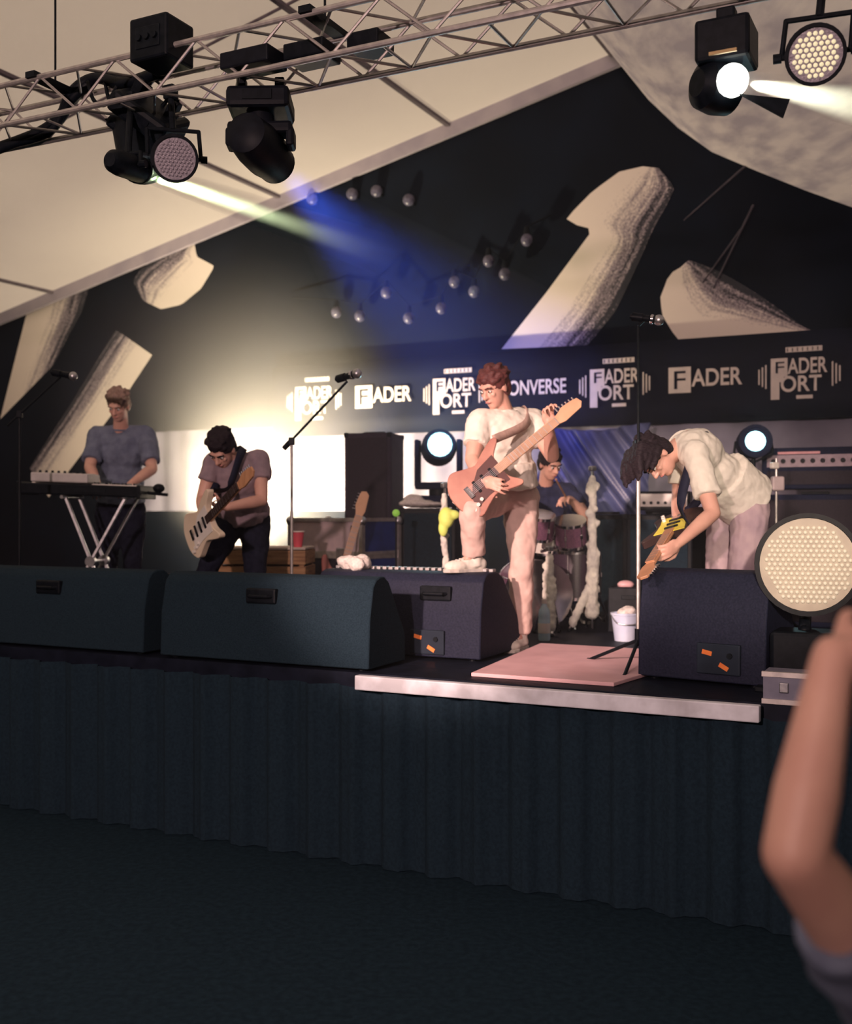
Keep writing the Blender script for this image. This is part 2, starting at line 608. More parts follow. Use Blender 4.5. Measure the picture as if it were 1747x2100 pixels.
def stroke(bright, dark):
    """two pixel polylines of equal length on the gable: the bright and the fading side of a printed stroke"""
    b_ = BW - 0.006
    n_ = len(bright)
    def resample(pl, k):
        pl = [Vector(p) for p in pl]
        ds = [0.0]
        for i in range(len(pl) - 1):
            ds.append(ds[-1] + (pl[i + 1] - pl[i]).length)
        out = []
        for q in range(k):
            s = ds[-1] * q / (k - 1)
            i = 0
            while i < len(pl) - 2 and ds[i + 1] < s:
                i += 1
            w = (s - ds[i]) / max(ds[i + 1] - ds[i], 1e-6)
            out.append(pl[i].lerp(pl[i + 1], w))
        return out
    k = 24; nu = 8
    A, B = resample(bright, k), resample(dark, k)
    vs = []; uv = []; fs = []
    for q in range(k):
        for i in range(nu + 1):
            p = A[q].lerp(B[q], i / nu)
            vs.append(PW(p.x, p.y, b_)); uv.append((i / nu, q / (k - 1)))
    for q in range(k - 1):
        for i in range(nu):
            j = q * (nu + 1) + i
            fs.append((j, j + nu + 1, j + nu + 2, j + 1))
    base = wloc(wall_back)
    me = bpy.data.meshes.new('printed_stroke')
    me.from_pydata([tuple(v - base) for v in vs], [], fs)
    ul = me.uv_layers.new(name='UVMap')
    for lp in me.loops:
        ul.data[lp.index].uv = uv[lp.vertex_index]
    return link('printed_stroke', me, PRINT, wall_back, base, True)

# the big hooked stroke
stroke([(1028, 716), (1120, 600), (1217, 469), (1190, 466), (1160, 448), (1215, 392), (1270, 352), (1318, 341)],
       [(1205, 708), (1262, 640), (1300, 560), (1318, 520), (1340, 470), (1368, 420), (1384, 384), (1352, 345)])
# sail-shaped stroke at the right
stroke([(1396, 548), (1372, 562), (1354, 610), (1357, 645), (1388, 696), (1480, 692), (1560, 690), (1665, 683)], [(1412, 533), (1430, 538), (1465, 552), (1500, 570), (1550, 600), (1590, 628), (1640, 665), (1668, 680)])
# left strokes
stroke([(399, 500), (403, 526), (440, 546), (412, 592), (372, 625), (330, 634)], [(392, 498), (350, 516), (318, 530), (290, 550), (272, 575), (292, 616)])
stroke([(312, 728), (250, 822), (180, 915), (100, 1020)], [(238, 676), (200, 735), (150, 820), (60, 960)])
stroke([(60, 622), (40, 700), (20, 780), (0, 860)], [(182, 592), (168, 640), (140, 690), (110, 748)])
# thin pale streaks at the right
for q in ((1540, 330, 1402, 452), (1545, 420, 1462, 592), (1520, 470, 1440, 580)):
    p0, p1 = PW(q[0], q[1], BW - 0.01), PW(q[2], q[3], BW - 0.01)
    MB().cyl(p0, p1, 0.012, 0.006, 6).build('printed_streak', M('faint_streak', (0.09, 0.08, 0.10), (0.05, 0.045, 0.06), 0.9), wall_back)

# sponsor banner across the gable
BB = 9.66
_, bt = AZ(1100, 716, BB)
_, bb = AZ(1450, 866, BB)
BANNERM = M('navy_banner_vinyl', (0.004, 0.007, 0.022), (0.003, 0.005, 0.014), 0.7, 0, 2.5, 0.03)
LETTER = M('banner_white_ink', (0.78, 0.70, 0.64), (0.66, 0.60, 0.56), 0.8, 0, 9)
banner = thing('banner', S(-4, BB, bb), 'long navy banner with white sponsor lettering across the back of the stage', 'banner')
m = MB()
def bn(u, v):
    a = -6.62 + 9.1 * u
    return S(a, BB + 0.015 * math.sin(a * 2.3) * (1 - v), bb + (bt - bb) * v)
m.grid(bn, 90, 4)
m.build('vinyl_sheet', BANNERM, banner, True, solid=0.004)

def letters(text, a0, a1, z0, z1, dark=False, bold=0.02):
    cu = bpy.data.curves.new('letters', 'FONT')
    cu.body = text
    cu.offset = bold
    t = bpy.data.objects.new('tmp', cu)
    COL.objects.link(t)
    dg = bpy.context.evaluated_depsgraph_get()
    me = bpy.data.meshes.new_from_object(t.evaluated_get(dg))
    bpy.data.objects.remove(t, do_unlink=True)
    xs = [v.co.x for v in me.vertices]; ys = [v.co.y for v in me.vertices]
    x0, x1, y0, y1 = min(xs), max(xs), min(ys), max(ys)
    base = wloc(banner)
    off = 0.026 if dark else 0.022
    for v in me.vertices:
        a = a0 + (v.co.x - x0) / (x1 - x0) * (a1 - a0)
        z = z0 + (v.co.y - y0) / (y1 - y0) * (z1 - z0)
        v.co = S(a, BB - off, z) - base
    return link('lettering', me, BANNERM if dark else LETTER, banner, base)

def block(a0, a1, z0, z1, name='lettering'):
    MB().box(S((a0 + a1) / 2, BB - 0.021, (z0 + z1) / 2), (a1 - a0, 0.004, z1 - z0), STAGE_ROT).build(name, LETTER, banner)

def logo_fort(ac):
    zt = 3.135
    block(ac - 0.115, ac + 0.175, zt + 0.045, zt + 0.088)
    for q in range(7):
        a = ac - 0.10 + q * 0.04
        MB().box(S(a, BB - 0.0245, zt + 0.066), (0.007, 0.003, 0.03), STAGE_ROT).build('lettering', BANNERM, banner)
    block(ac - 0.235, ac - 0.10, zt - 0.155, zt)
    block(ac - 0.235, ac - 0.165, zt - 0.345, zt - 0.155)
    letters('F', ac - 0.195, ac - 0.125, zt - 0.125, zt - 0.03, True, 0.0)
    letters('ADER', ac - 0.10, ac + 0.215, zt - 0.135, zt - 0.005)
    letters('ORT', ac - 0.155, ac + 0.17, zt - 0.285, zt - 0.15)
    block(ac - 0.165, ac - 0.13, zt - 0.20, zt - 0.155)
    block(ac - 0.03, ac + 0.10, zt - 0.345, zt - 0.315)
    for s in (-1, 1):
        for q in range(3):
            a = ac - 0.01 + s * (0.265 + 0.028 * q)
            h = 0.10 - 0.018 * q
            block(a - 0.006, a + 0.006, zt - 0.15 - h, zt - 0.15 + h)

def logo_mag(ac):
    block(ac - 0.31, ac - 0.115, 2.885, 3.11)
    letters('F', ac - 0.26, ac - 0.16, 2.92, 3.075, True, 0.0)
    letters('ADER', ac - 0.11, ac + 0.32, 2.935, 3.085)

def logo_shoe(ac):
    letters('CONVERSE', ac - 0.33, ac + 0.33, 2.935, 3.075)

for k in range(-4, 5):
    ac = -2.93 + 0.79 * k
    if k % 2 == 0:
        logo_fort(ac)
    elif k % 4 == 3:
        logo_shoe(ac)
    else:
        logo_mag(ac)

# pale cloth behind the backline, under the banner
LOWC = M('pale_grey_backcloth', (0.24, 0.23, 0.30), (0.18, 0.17, 0.23), 0.9, 0, 3, 0.1)
m = MB()
def lc(u, v):
    a = -8.5 + 10.5 * u
    return S(a, BW - 0.05 + 0.02 * math.sin(a * 9) + 0.01 * math.sin(a * 23 + 1), 1.86 + (bb + 0.12 - 1.86) * v)
m.grid(lc, 260, 2)
tag(m.build('backcloth', LOWC, smooth=True), 'pale grey cloth strip hanging below the banner behind the amplifiers', 'cloth')

# crumpled blue sheet behind the drums
BLUES = M('blue_plastic_sheet', (0.09, 0.11, 0.26), (0.075, 0.092, 0.22), 0.35, 0, 3.5, 0.6, stretch=(1, 1, 1))
pa, pb = AZ(1105, 872, 9.35), AZ(1318, 1085, 9.35)
m = MB()
def bs_(u, v):
    a = pa[0] + (pb[0] - pa[0] + 0.05) * u
    z = 1.72 + (pa[1] - 1.72) * v
    w = u * 2.2 + v * 1.6
    return S(a, 9.35 + 0.05 * math.sin(w * 7) + 0.03 * math.sin(w * 17 + u * 6) - 0.06 * (1 - v), z - 0.06 * math.sin(u * 3.1))
m.grid(bs_, 60, 40)
tag(m.build('plastic_sheet', BLUES, smooth=True, solid=0.003), 'crumpled blue plastic sheet hanging behind the drummer', 'sheet')
# ------------------------------------------------------------------ haze in the tent
f = stage_frame(0, 0, 0)
hz_ol = [(-11.8, 1.02), (2.6, 1.02), (2.6, 3.4), (0.2, 3.85)] + [(a, z - 0.15) for a, z in reversed(RC[:7])] + [(-11.8, roof_left_z(-11.8) - 0.15)]
m = MB().prism(hz_ol, S(0, 4.7, 0), U, Z, W, 4.9)
tag(m.build('stage_haze', volume_mat('thin_haze', 0.009, (0.92, 0.95, 1.0))), 'thin bluish haze hanging over the stage', 'haze', None, 'stuff')

def smoke_cone(name, p0, p1, r0, r1, dens, col, label, fade=None):
    m = MB().cyl(p0, p1, r0, r1, 20)
    return tag(m.build(name, volume_mat(name, dens, col, falloff=fade), base=Vector(p0)), label, 'smoke', None, 'stuff')

# ------------------------------------------------------------------ lighting truss
TB0, TB1, TZ0, TZ1, TA0, TA1 = 4.06, 4.34, 3.80, 4.00, -9.2, -0.35
truss = thing('lighting_truss', S((TA0 + TA1) / 2, 4.2, TZ0), 'silver square box truss hung below the canvas roof, carrying stage lamps', 'truss')
first = None
corners = [(TB0, TZ0), (TB1, TZ0), (TB0, TZ1), (TB1, TZ1)]
for b, z in corners:
    MB().cyl(S(TA0, b, z), S(TA1, b, z), 0.014, n=10).build('chord', ALU, truss, 'auto')
step = 0.24
nst = int((TA1 - TA0) / step)
def brace_set(p0, p1, q0, q1):
    """zigzag between two chords; pieces share two meshes"""
    s1 = MB().cyl(p0, q1, 0.007, n=6).build('brace', ALU, truss)
    s2 = MB().cyl(q1, p1, 0.007, n=6).build('brace', ALU, truss)
    for k in range(1, nst // 2):
        off = U * (k * 2 * step)
        copy_child(s1, off, truss); copy_child(s2, off, truss)
for (b0, z0), (b1, z1) in (((TB0, TZ0), (TB1, TZ0)), ((TB0, TZ0), (TB0, TZ1)), ((TB1, TZ0), (TB1, TZ1)), ((TB0, TZ1), (TB1, TZ1))):
    brace_set(S(TA0, b0, z0), S(TA0 + 2 * step, b0, z0), None, S(TA0 + step, b1, z1))
rung = MB().cyl(S(TA0 + step, TB0, TZ0), S(TA0 + step, TB1, TZ0), 0.007, n=6).build('rung', ALU, truss)
for k in range(1, nst // 2):
    copy_child(rung, U * (k * 2 * step), truss)
for a in (-8.5, -6.2, -4.2, -2.6):
    MB().cyl(S(a, 4.2, TZ1), S(a, 4.2, roof_left_z(a)), 0.006, n=6).build('sling', BLACKM, truss)
    MB().box(S(a, 4.2, TZ1 + 0.01), (0.06, 0.34, 0.03), STAGE_ROT).build('sling_bar', BLACKM, truss)

LAMPCASE = M('black_lamp_casing', (0.008, 0.010, 0.016), (0.005, 0.006, 0.010), 0.5, 0, 20)
LEDGREY = M('led_face_grey', (0.40, 0.36, 0.42), (0.25, 0.23, 0.28), 0.35, 0.1, 90, 0.3)
WARMLAMP = M('hot_lamp_glass', (0.9, 0.9, 0.8), None, 0.2, 0, 5, 0, emit=(1.0, 1.0, 0.86), estr=6.0)
CYANLAMP = M('cyan_lamp_glass', (0.7, 0.9, 0.95), None, 0.2, 0, 5, 0, emit=(0.45, 0.92, 1.0), estr=3.0)
YELFACE = M('yellow_led_glass', (0.85, 0.8, 0.55), None, 0.3, 0, 60, 0.2, emit=(1.0, 0.88, 0.55), estr=0.55)

def ring_basis(aim):
    aim = aim.normalized()
    x = aim.cross(Z)
    x = x.normalized() if x.length > 1e-3 else Vector((1, 0, 0))
    y = x.cross(aim)
    return x, y, aim

def led_face(root, c, aim, r, mat, nring, rl, name='lens'):
    """grid of small lenses on a round face"""
    x, y, aim = ring_basis(aim)
    src = None
    pitch = r / (nring + 0.55)
    for i in range(-nring, nring + 1):
        for j in range(-nring, nring + 1):
            px_, py_ = (i + 0.5 * j) * pitch, j * pitch * 0.866
            if px_ * px_ + py_ * py_ > (r * 0.97 - rl) ** 2:
                continue
            off = x * px_ + y * py_
            if src is None:
                R = Matrix((x, y, aim)).transposed()
                src = MB().ell(c + off, (rl, rl, rl * 0.6), R, 8, 5).build(name, mat, root, True)
                o0 = off
            else:
                copy_child(src, off - o0, root)

def par_lamp(label, face, aim, r, length, hang, lensmat, nring=0, group=None, cat='stage lamp', bodymat=None):
    bodymat = bodymat or BLACKM
    x, y, aim = ring_basis(aim)
    root = thing('par_lamp', hang, label, cat, group)
    back = face - aim * length
    MB().lathe([(r * 0.55, 0), (r * 0.95, length * 0.12), (r * 1.08, length * 0.3), (r * 1.08, length * 0.97), (r * 1.14, length * 0.98), (r * 1.14, length), (r * 1.0, length), (r * 1.0, length * 0.93)], back, aim, 28).build('housing', bodymat, root, 'auto')
    MB().lathe([(r * 1.0, 0), (r * 1.0, 0.008)], face - aim * (length * 0.06 + 0.004), aim, 28).build('face_plate', LEDGREY if nring else lensmat, root, 'auto')
    if nring:
        led_face(root, face - aim * (length * 0.06 - 0.004), aim, r, lensmat, nring, r / (nring + 0.55) * 0.42)
    # yoke
    mid = back + aim * length * 0.55
    up = (hang - mid).normalized()
    pts = [mid + x * r * 1.12, mid + x * r * 1.28, mid + x * r * 1.25 + up * r * 1.5, mid - x * r * 1.25 + up * r * 1.5, mid - x * r * 1.28, mid - x * r * 1.12]
    MB().tube(pts, 0.010, 8).build('yoke', BLACKM, root)
    MB().cyl(mid + up * r * 1.5, hang, 0.016, n=10).build('hanging_bolt', BLACKM, root)
    MB().box(hang, (0.06, 0.05, 0.07), STAGE_ROT).build('clamp', BLACKM, root, bevel=0.008)
    for s in (-1, 1):
        MB().cyl(mid + x * s * r * 1.28, mid + x * s * (r * 1.28 + 0.03), 0.018, n=10).build('knob', BLACK, root)
    return root

def moving_head(label, top, headc, aim, s, bodymat, lensmat, group=None, floor=False):
    """base, yoke and swivelling head; hung (or standing when floor)"""
    x, y, aim = ring_basis(aim)
    root = thing('moving_head_lamp', top, label, 'stage lamp', group)
    up = (top - headc).normalized()
    sx = up.cross(Vector((0, 1, 0))).normalized()
    sy = sx.cross(up)
    R = Matrix((sx, sy, up)).transposed()
    MB().box(top - up * 0.045 * s, (0.26 * s, 0.22 * s, 0.09 * s), R).build('base', bodymat, root, bevel=0.02 * s)
    MB().box(top - up * 0.045 * s - sy * 0.112 * s, (0.12 * s, 0.008, 0.04 * s), R).build('display', BLACK, root)
    MB().cyl(top - up * 0.09 * s, top - up * 0.13 * s, 0.055 * s, n=16).build('swivel', bodymat, root, 'auto')
    yk = top - up * 0.15 * s
    d = (headc - yk).length
    MB().box(yk, (0.27 * s, 0.10 * s, 0.05 * s), R).build('yoke', bodymat, root, bevel=0.015 * s)
    for k in (-1, 1):
        c = yk + sx * k * 0.125 * s - up * (d * 0.5)
        MB().box(c, (0.035 * s, 0.09 * s, d), R).build('yoke_arm', bodymat, root, bevel=0.012 * s)
    MB().lathe([(0.05 * s, -0.17 * s), (0.085 * s, -0.15 * s), (0.098 * s, -0.05 * s), (0.098 * s, 0.06 * s), (0.085 * s, 0.13 * s), (0.085 * s, 0.16 * s), (0.07 * s, 0.16 * s), (0.07 * s, 0.145 * s)], headc, aim, 24).build('head', bodymat, root, 'auto')
    MB().ell(headc + aim * 0.145 * s, (0.068 * s, 0.068 * s, 0.02 * s), Matrix((x, y, aim)).transposed()).build('lens', lensmat, root, True)
    if not floor:
        for k in (-1, 1):
            MB().box(top + sx * k * 0.08 * s + up * 0.03 * s, (0.04 * s, 0.05 * s, 0.08 * s), R).build('clamp', BLACKM, root, bevel=0.006)
    return root

# LED wash lamp with a grey dotted face, on the truss
t0 = 5.25
face = P(358, 325, t0)
par_lamp('black LED wash lamp with unlit grey dotted face, hung from the truss', face, (P(500, 700, 0.5) - face), 0.098, 0.26, P(350, 190, 5.42), LEDGREY, 5)
# spot with a burning lens beside it
sb = P(290, 350, t0 + 0.05)
aimB = (P(700, 492, 7.6) - sb).normalized()
par_lamp('black spot lamp with white-hot lens throwing a yellow-green beam', sb, aimB, 0.055, 0.26, P(268, 205, 5.45), WARMLAMP, 0)
spot('beam_lamp_left', sb + aimB * 0.05, sb + aimB * 3, 12000, (0.80, 1.0, 0.50), 3.4, 0.3, 0.03)
smoke_cone('smoke_in_left_beam', sb + aimB * 0.04, sb + aimB * 3.5, 0.05, 0.17, 1.7, (0.95, 1.0, 0.9), 'yellow-green lit smoke trailing from the hot spot lamp', 3.4)
# bulky moving head between them
moving_head('bulky black moving-head lamp with tall yoke beside the dotted wash lamp', P(315, 215, 5.5), P(285, 285, 5.6), P(400, 900, 5.0) - P(285, 285, 5.6), 1.25, BLACKM, BLACK)
# blue moving head
hc = P(535, 305, 5.1)
aimC = (P(985, 770, 9.2) - hc).normalized()
moving_head('dark moving-head lamp throwing a blue beam, hanging alone from the truss', P(535, 196, 5.12), hc, aimC, 1.1, LAMPCASE, M('blue_lamp_glass', (0.1, 0.2, 0.8), None, 0.2, 0, 5, 0, emit=(0.1, 0.25, 1.0), estr=0.35))
spot('beam_lamp_blue', hc + aimC * 0.22, hc + aimC * 4, 1100, (0.05, 0.13, 1.0), 26.0, 1.0, 0.05)
smoke_cone('smoke_in_blue_beam', hc + aimC * 0.35, hc + aimC * 4.5, 0.09, 0.95, 0.042, (0.9, 0.95, 1.0), 'blue lit smoke falling from the blue moving-head lamp')
# dark box on top of the truss
pk = P(332, 92, 5.2)
root = thing('power_box', pk - Z * 0.1, 'black power distribution box clamped on top of the truss', 'box')
MB().box(pk, (0.22, 0.2, 0.2), STAGE_ROT).build('case', BLACK, root, bevel=0.012)
MB().box(pk - W * 0.102, (0.14, 0.006, 0.10), STAGE_ROT).build('socket_panel', BLACKM, root, bevel=0.003)
for k in range(3):
    c = pk - W * 0.106 + U * (k - 1) * 0.045
    MB().cyl(c, c - W * 0.012, 0.016, n=12).build('socket', BLACKM, root)
# lamp bar items lying along the truss (dark boxes seen between the braces)
for q, (x_, y_) in enumerate(((520, 128), (640, 112), (760, 92))):
    c = P(x_, y_, 5.0)
    root = thing('dimmer_pack', c - Z * 0.04, ('long dark dimmer pack lying inside the truss above the blue lamp', 'dark dimmer pack inside the truss, middle one of three', 'dark dimmer pack inside the truss, nearest the tent peak')[q], 'dimmer', 'dimmer packs in the truss')
    MB().box(c, (0.26 - 0.05 * q, 0.16, 0.075), STAGE_ROT).build('case', LAMPCASE if q == 0 else BLACK, root, bevel=0.008)
    MB().cyl(c - U * 0.05 + Z * 0.03, c + U * 0.05 + Z * 0.03 + Z * 0.02, 0.008, n=8).build('handle', BLACKM, root)
# hanging cable bundle at the left
def bez(pts, k=24):
    pts = [Vector(p) for p in pts]
    out = []
    n_ = len(pts)
    for i in range(n_ - 1):
        p0, p1, p2, p3 = pts[max(i - 1, 0)], pts[i], pts[i + 1], pts[min(i + 2, n_ - 1)]
        for q in range(k // 2):
            t = q / (k // 2)
            out.append(0.5 * ((2 * p1) + (-p0 + p2) * t + (2 * p0 - 5 * p1 + 4 * p2 - p3) * t * t + (-p0 + 3 * p1 - 3 * p2 + p3) * t ** 3))
    out.append(pts[-1])
    return out
root = thing('cable_bundle', P(200, 165, 5.7), 'thick bundle of black cables looping down from the left of the truss', 'cable')
for q in range(4):
    j = [random.uniform(-9, 9) for _ in range(12)]
    MB().tube(bez([P(-60 + j[0], 330 + j[1] - q * 6, 5.9), P(100 + j[2], 268 + j[3], 5.8), P(150 + j[4], 190 + j[5], 5.72), P(205 + j[6], 160 + j[7], 5.68), P(262 + j[8], 172 + j[9], 5.55), P(330 + j[10], 150, 5.42)]), 0.030 - 0.004 * q, 8).build('cable', BLACK, root, True)
for q, x_ in enumerate((180, 215, 250, 300)):
    MB().tube(bez([P(x_, 168, 5.62), P(x_ + 12, 205 + 8 * q, 5.58), P(x_ + 35, 215, 5.55), P(x_ + 60, 178, 5.5)]), 0.010, 6).build('cable_loop', BLACK, root, True)

# right: moving lamp by the tent peak, burning toward the right
hE = P(1492, 165, 4.2)
aimE = (P(1800, 225, 4.5) - hE).normalized()
rt = P(1490, 40, 4.22)
root = thing('arc_lamp', rt, 'black arc lamp with glaring white lens and barn door, below the tent peak', 'stage lamp')
MB().box(P(1490, 95, 4.25), (0.205, 0.2, 0.16), STAGE_ROT).build('ballast', BLACK, root, bevel=0.015)
MB().box(P(1482, 106, 4.04), (0.10, 0.008, 0.012), STAGE_ROT).build('brass_plate', M('brass_strip', (0.35, 0.25, 0.12), None, 0.4, 0.6), root)
cE = P(1468, 178, 4.28)
MB().lathe([(0.05, -0.09), (0.092, -0.06), (0.105, 0.0), (0.10, 0.06), (0.07, 0.075), (0.055, 0.07)], cE, aimE, 28).build('housing', BLACK, root, 'auto')
MB().ell(P(1502, 165, 4.17), (0.060, 0.060, 0.062)).build('lens', WARMLAMP, root, True)
MB().cyl(P(1490, 85, 4.25), rt, 0.02, n=10).build('hanging_bolt', BLACKM, root)
MB().box(rt, (0.07, 0.06, 0.08), STAGE_ROT).build('clamp', BLACKM, root, bevel=0.008)
q4 = [P(1514, 192, 4.16), P(1620, 203, 4.12), P(1606, 242, 4.10), P(1512, 190, 4.17)]
MB()._a([q4[0], q4[1], q4[2]] + [p + Vector((0, 0.006, 0)) for p in q4[:3]], [(0, 1, 2), (5, 4, 3), (0, 3, 4, 1), (1, 4, 5, 2), (2, 5, 3, 0)]).build('barn_door', BLACK, root)
spot('beam_lamp_right', P(1512, 167, 4.18) + aimE * 0.06, hE + aimE * 3, 420, (1.0, 0.98, 0.72), 14.0, 0.3, 0.02)
smoke_cone('smoke_in_right_beam', P(1515, 168, 4.18) + aimE * 0.02, hE + aimE * 1.5, 0.045, 0.14, 1.7, (1, 1, 0.95), 'pale smoke lit by the glaring arc lamp', 1.4)
fF = P(1672, 112, 4.05)
par_lamp('round LED lamp with yellow glowing face beside the arc lamp', fF, (P(1400, 700, 0.4) - fF), 0.095, 0.22, P(1690, -60, 4.15), YELFACE, 4)

# small lamps strung on a cable high on the gable
DIM = M('dull_lamp_glass', (0.13, 0.12, 0.18), (0.07, 0.07, 0.11), 0.3, 0, 20, 0)
lampspots = [(690, 640), (738, 648), (792, 600), (838, 652), (905, 632), (932, 578), (972, 598), (1002, 535), (1035, 562), (1080, 492)]
tops = []
for q, (x_, y_) in enumerate(lampspots):
    c = PW(x_, y_, BW - 0.16)
    root = thing('festoon_lamp', c, 'small dull round lamp strung along the dark gable wall', 'lamp', 'small lamps on the gable wall')
    MB().ell(c, (0.055, 0.055, 0.06)).build('bulb', DIM, root, True)
    MB().cyl(c + Z * 0.05, c + Z * 0.12, 0.03, 0.022, 10).build('socket', BLACK, root, 'auto')
    tops.append(c + Z * 0.12)
tops.sort(key=lambda p: p.dot(U))
pts = [PW(600, 610, BW - 0.05)]
for i, p in enumerate(tops):
    pts.append(p)
pts.append(PW(1130, 440, BW - 0.05))
tag(MB().tube(pts, 0.008, 6).build('festoon_cable', BLACK), 'thin black cable carrying the small lamps on the gable wall', 'cable')
for (x_, y_) in ((640, 408), (722, 398), (772, 392), (838, 410)):
    c = PW(x_, y_, BW - 0.07)
    root = thing('wall_lamp', c, 'small dull lamp on the gable wall just under the roof edge', 'lamp', 'small lamps under the roof edge')
    MB().ell(c, (0.06, 0.05, 0.06)).build('bulb', DIM, root, True)
    MB().box(c + W * 0.04, (0.10, 0.06, 0.10), STAGE_ROT).build('bracket', BLACK, root, bevel=0.01)
# ------------------------------------------------------------------ wedges and backline
ORANGE = M('orange_mark', (0.9, 0.25, 0.05), (0.75, 0.18, 0.04), 0.5, 0, 20, 0)
GRILLE = M('perforated_steel', (0.05, 0.045, 0.055), (0.02, 0.018, 0.022), 0.5, 0.3, 160, 0.5)

def wedge(label, a, b, w, yaw, h, dep, mat, marks=None, rib=False, handle=True, hx=0.0):
    fr = stage_frame(a, b, SZ, yaw)
    root = thing('wedge_monitor', fr @ Vector((0, dep / 2, 0)), label, 'monitor speaker')
    prof = [(0.0, 0.015), (0.012, h * 0.55), (0.05, h * 0.9), (0.085, h * 0.975), (0.13, h), (dep * 0.42, h), (dep * 0.55, h * 0.93), (dep * 0.98, h * 0.36), (dep, h * 0.28), (dep, 0.015)]
    MB(fr).prism(prof, (-w / 2, 0, 0), (0, 1, 0), (0, 0, 1), (1, 0, 0), w).build('cabinet', mat, root, 'auto', bevel=0.008)
    # slanted grille facing the players
    p0, p1 = Vector((0, dep * 0.56, h * 0.925)), Vector((0, dep * 0.97, h * 0.385))
    d = (p1 - p0).normalized()
    nrm = Vector((0, -d.z, d.y)) * -1
    if nrm.z < 0: nrm = -nrm
    MB(fr)._a([p0 + Vector((-w / 2 + .02, 0, 0)), p0 + Vector((w / 2 - .02, 0, 0)), p1 + Vector((w / 2 - .02, 0, 0)), p1 + Vector((-w / 2 + .02, 0, 0))] + [q + nrm * 0.018 for q in (p0 + Vector((-w / 2 + .02, 0, 0)), p0 + Vector((w / 2 - .02, 0, 0)), p1 + Vector((w / 2 - .02, 0, 0)), p1 + Vector((-w / 2 + .02, 0, 0)))],
              [(0, 1, 2, 3), (4, 7, 6, 5), (0, 4, 5, 1), (1, 5, 6, 2), (2, 6, 7, 3), (3, 7, 4, 0)]).build('grille', GRILLE, root)
    for sx in (-1, 1):
        for yy in (0.06, dep - 0.06):
            MB(fr).cyl((sx * (w / 2 - 0.07), yy, 0), (sx * (w / 2 - 0.07), yy, 0.02), 0.022, n=10).build('rubber_foot', BLACK, root)
    if handle:
        MB(fr).box((hx, 0.036, h * 0.76), (0.20, 0.05, 0.085)).build('handle_cup', BLACK, root, bevel=0.01)
        MB(fr).tube([(hx - 0.075, 0.02, h * 0.76), (hx - 0.06, -0.008, h * 0.76), (hx + 0.06, -0.008, h * 0.76), (hx + 0.075, 0.02, h * 0.76)], 0.010).build('handle', BLACK, root)
    if marks:
        cx, cz, pw, ph = marks
        plate = MB(fr).box((cx, 0.0, cz), (pw, 0.03, ph)).build('connector_plate', M('plate_blue_black', (0.02, 0.028, 0.045), None, 0.5), root, bevel=0.006)
        for q, (ox, oz) in enumerate(((-0.055, 0.03), (0.03, -0.035))):
            MB(fr).box((cx + ox, -0.016, cz + oz), (0.05, 0.006, 0.022), Matrix.Rotation(0.5 if q else 0.2, 3, 'Y')).build('orange_mark', ORANGE, plate)
        MB(fr).cyl((cx + 0.06, -0.012, cz + 0.02), (cx + 0.06, -0.024, cz + 0.02), 0.014, n=12).build('socket', BLACKM, plate)
    if rib:
        s0 = None
        nr = 26
        for k in range(nr):
            x_ = -w / 2 + 0.03 + (w - 0.06) * k / (nr - 1)
            if s0 is None:
                s0 = MB(fr).box((x_, dep * 0.40, h + 0.008), (0.026, 0.05, 0.018)).build('grille_rib', M('steel_rib', (0.50, 0.48, 0.49), None, 0.4, 0.3), root, bevel=0.004)
            else:
                copy_child(s0, (fr.to_3x3() @ Vector((x_ - (-w / 2 + 0.03), 0, 0))), root)
    return root

aR = -2.90; aL = -4.30
wedge('wide black wedge monitor with rounded end at the stage edge', (aR + aL) / 2, 5.12, aR - aL, 0, 0.50, 0.42, CARPET, None, handle=True)
wedge('black wedge monitor at the stage edge before the keyboard player', -5.22, 5.14, 1.55, 0, 0.50, 0.46, CARPET, None, handle=True)
wedge('purple-grey wedge monitor with orange marks, standing behind the wide black wedge', -3.08, 5.74, 1.10, 0, 0.50, 0.62, VINYL, (0.22, 0.10, 0.22, 0.14), rib=True, hx=0.26)
pc = P(1434, 1402, 5.50)
ac, bc = ab(pc)
wedge('purple-grey wedge monitor with orange marks, before the bent-over guitarist', ac, bc + 0.0, 0.66, -9, 0.56, 0.50, VINYL, (0.10, 0.13, 0.22, 0.15), handle=False)

# pale mat
MAT = M('pale_pink_mat', (0.80, 0.50, 0.54), (0.70, 0.42, 0.46), 0.8, 0, 5, 0.05)
root = MB(stage_frame(0, 0, 0)).prism([(-2.36, 5.24), (-1.60, 5.24), (-1.42, 6.62), (-2.50, 6.62)], (0, 0, SZ + 0.001), (1, 0, 0), (0, 1, 0), (0, 0, 1), 0.02).build('stage_mat', MAT, bevel=0.004)
tag(root, 'pale pink mat on the stage under the standing guitarist', 'mat')

# ---------------------------------------------------------------- microphone stands
def mic(root, tip, d, mat=None, ring=None, s=1.0):
    d = d.normalized()
    MB().lathe([(0.011 * s, 0), (0.013 * s, 0.02 * s), (0.019 * s, 0.11 * s), (0.021 * s, 0.115 * s)], tip - d * 0.16 * s, d, 14).build('microphone_body', BLACK, root, 'auto')
    MB().ell(tip - d * 0.025 * s, 0.026 * s).build('microphone_grille', mat or STEEL, root, True)
    if ring:
        MB().lathe([(0.020 * s, 0), (0.0235 * s, 0.003), (0.0235 * s, 0.014), (0.02 * s, 0.017)], tip - d * 0.065 * s, d, 14).build('microphone_ring', ring, root, 'auto')
    MB().cyl(tip - d * 0.15 * s, tip - d * 0.10 * s, 0.021 * s, n=12).build('microphone_clip', BLACK, root, 'auto')

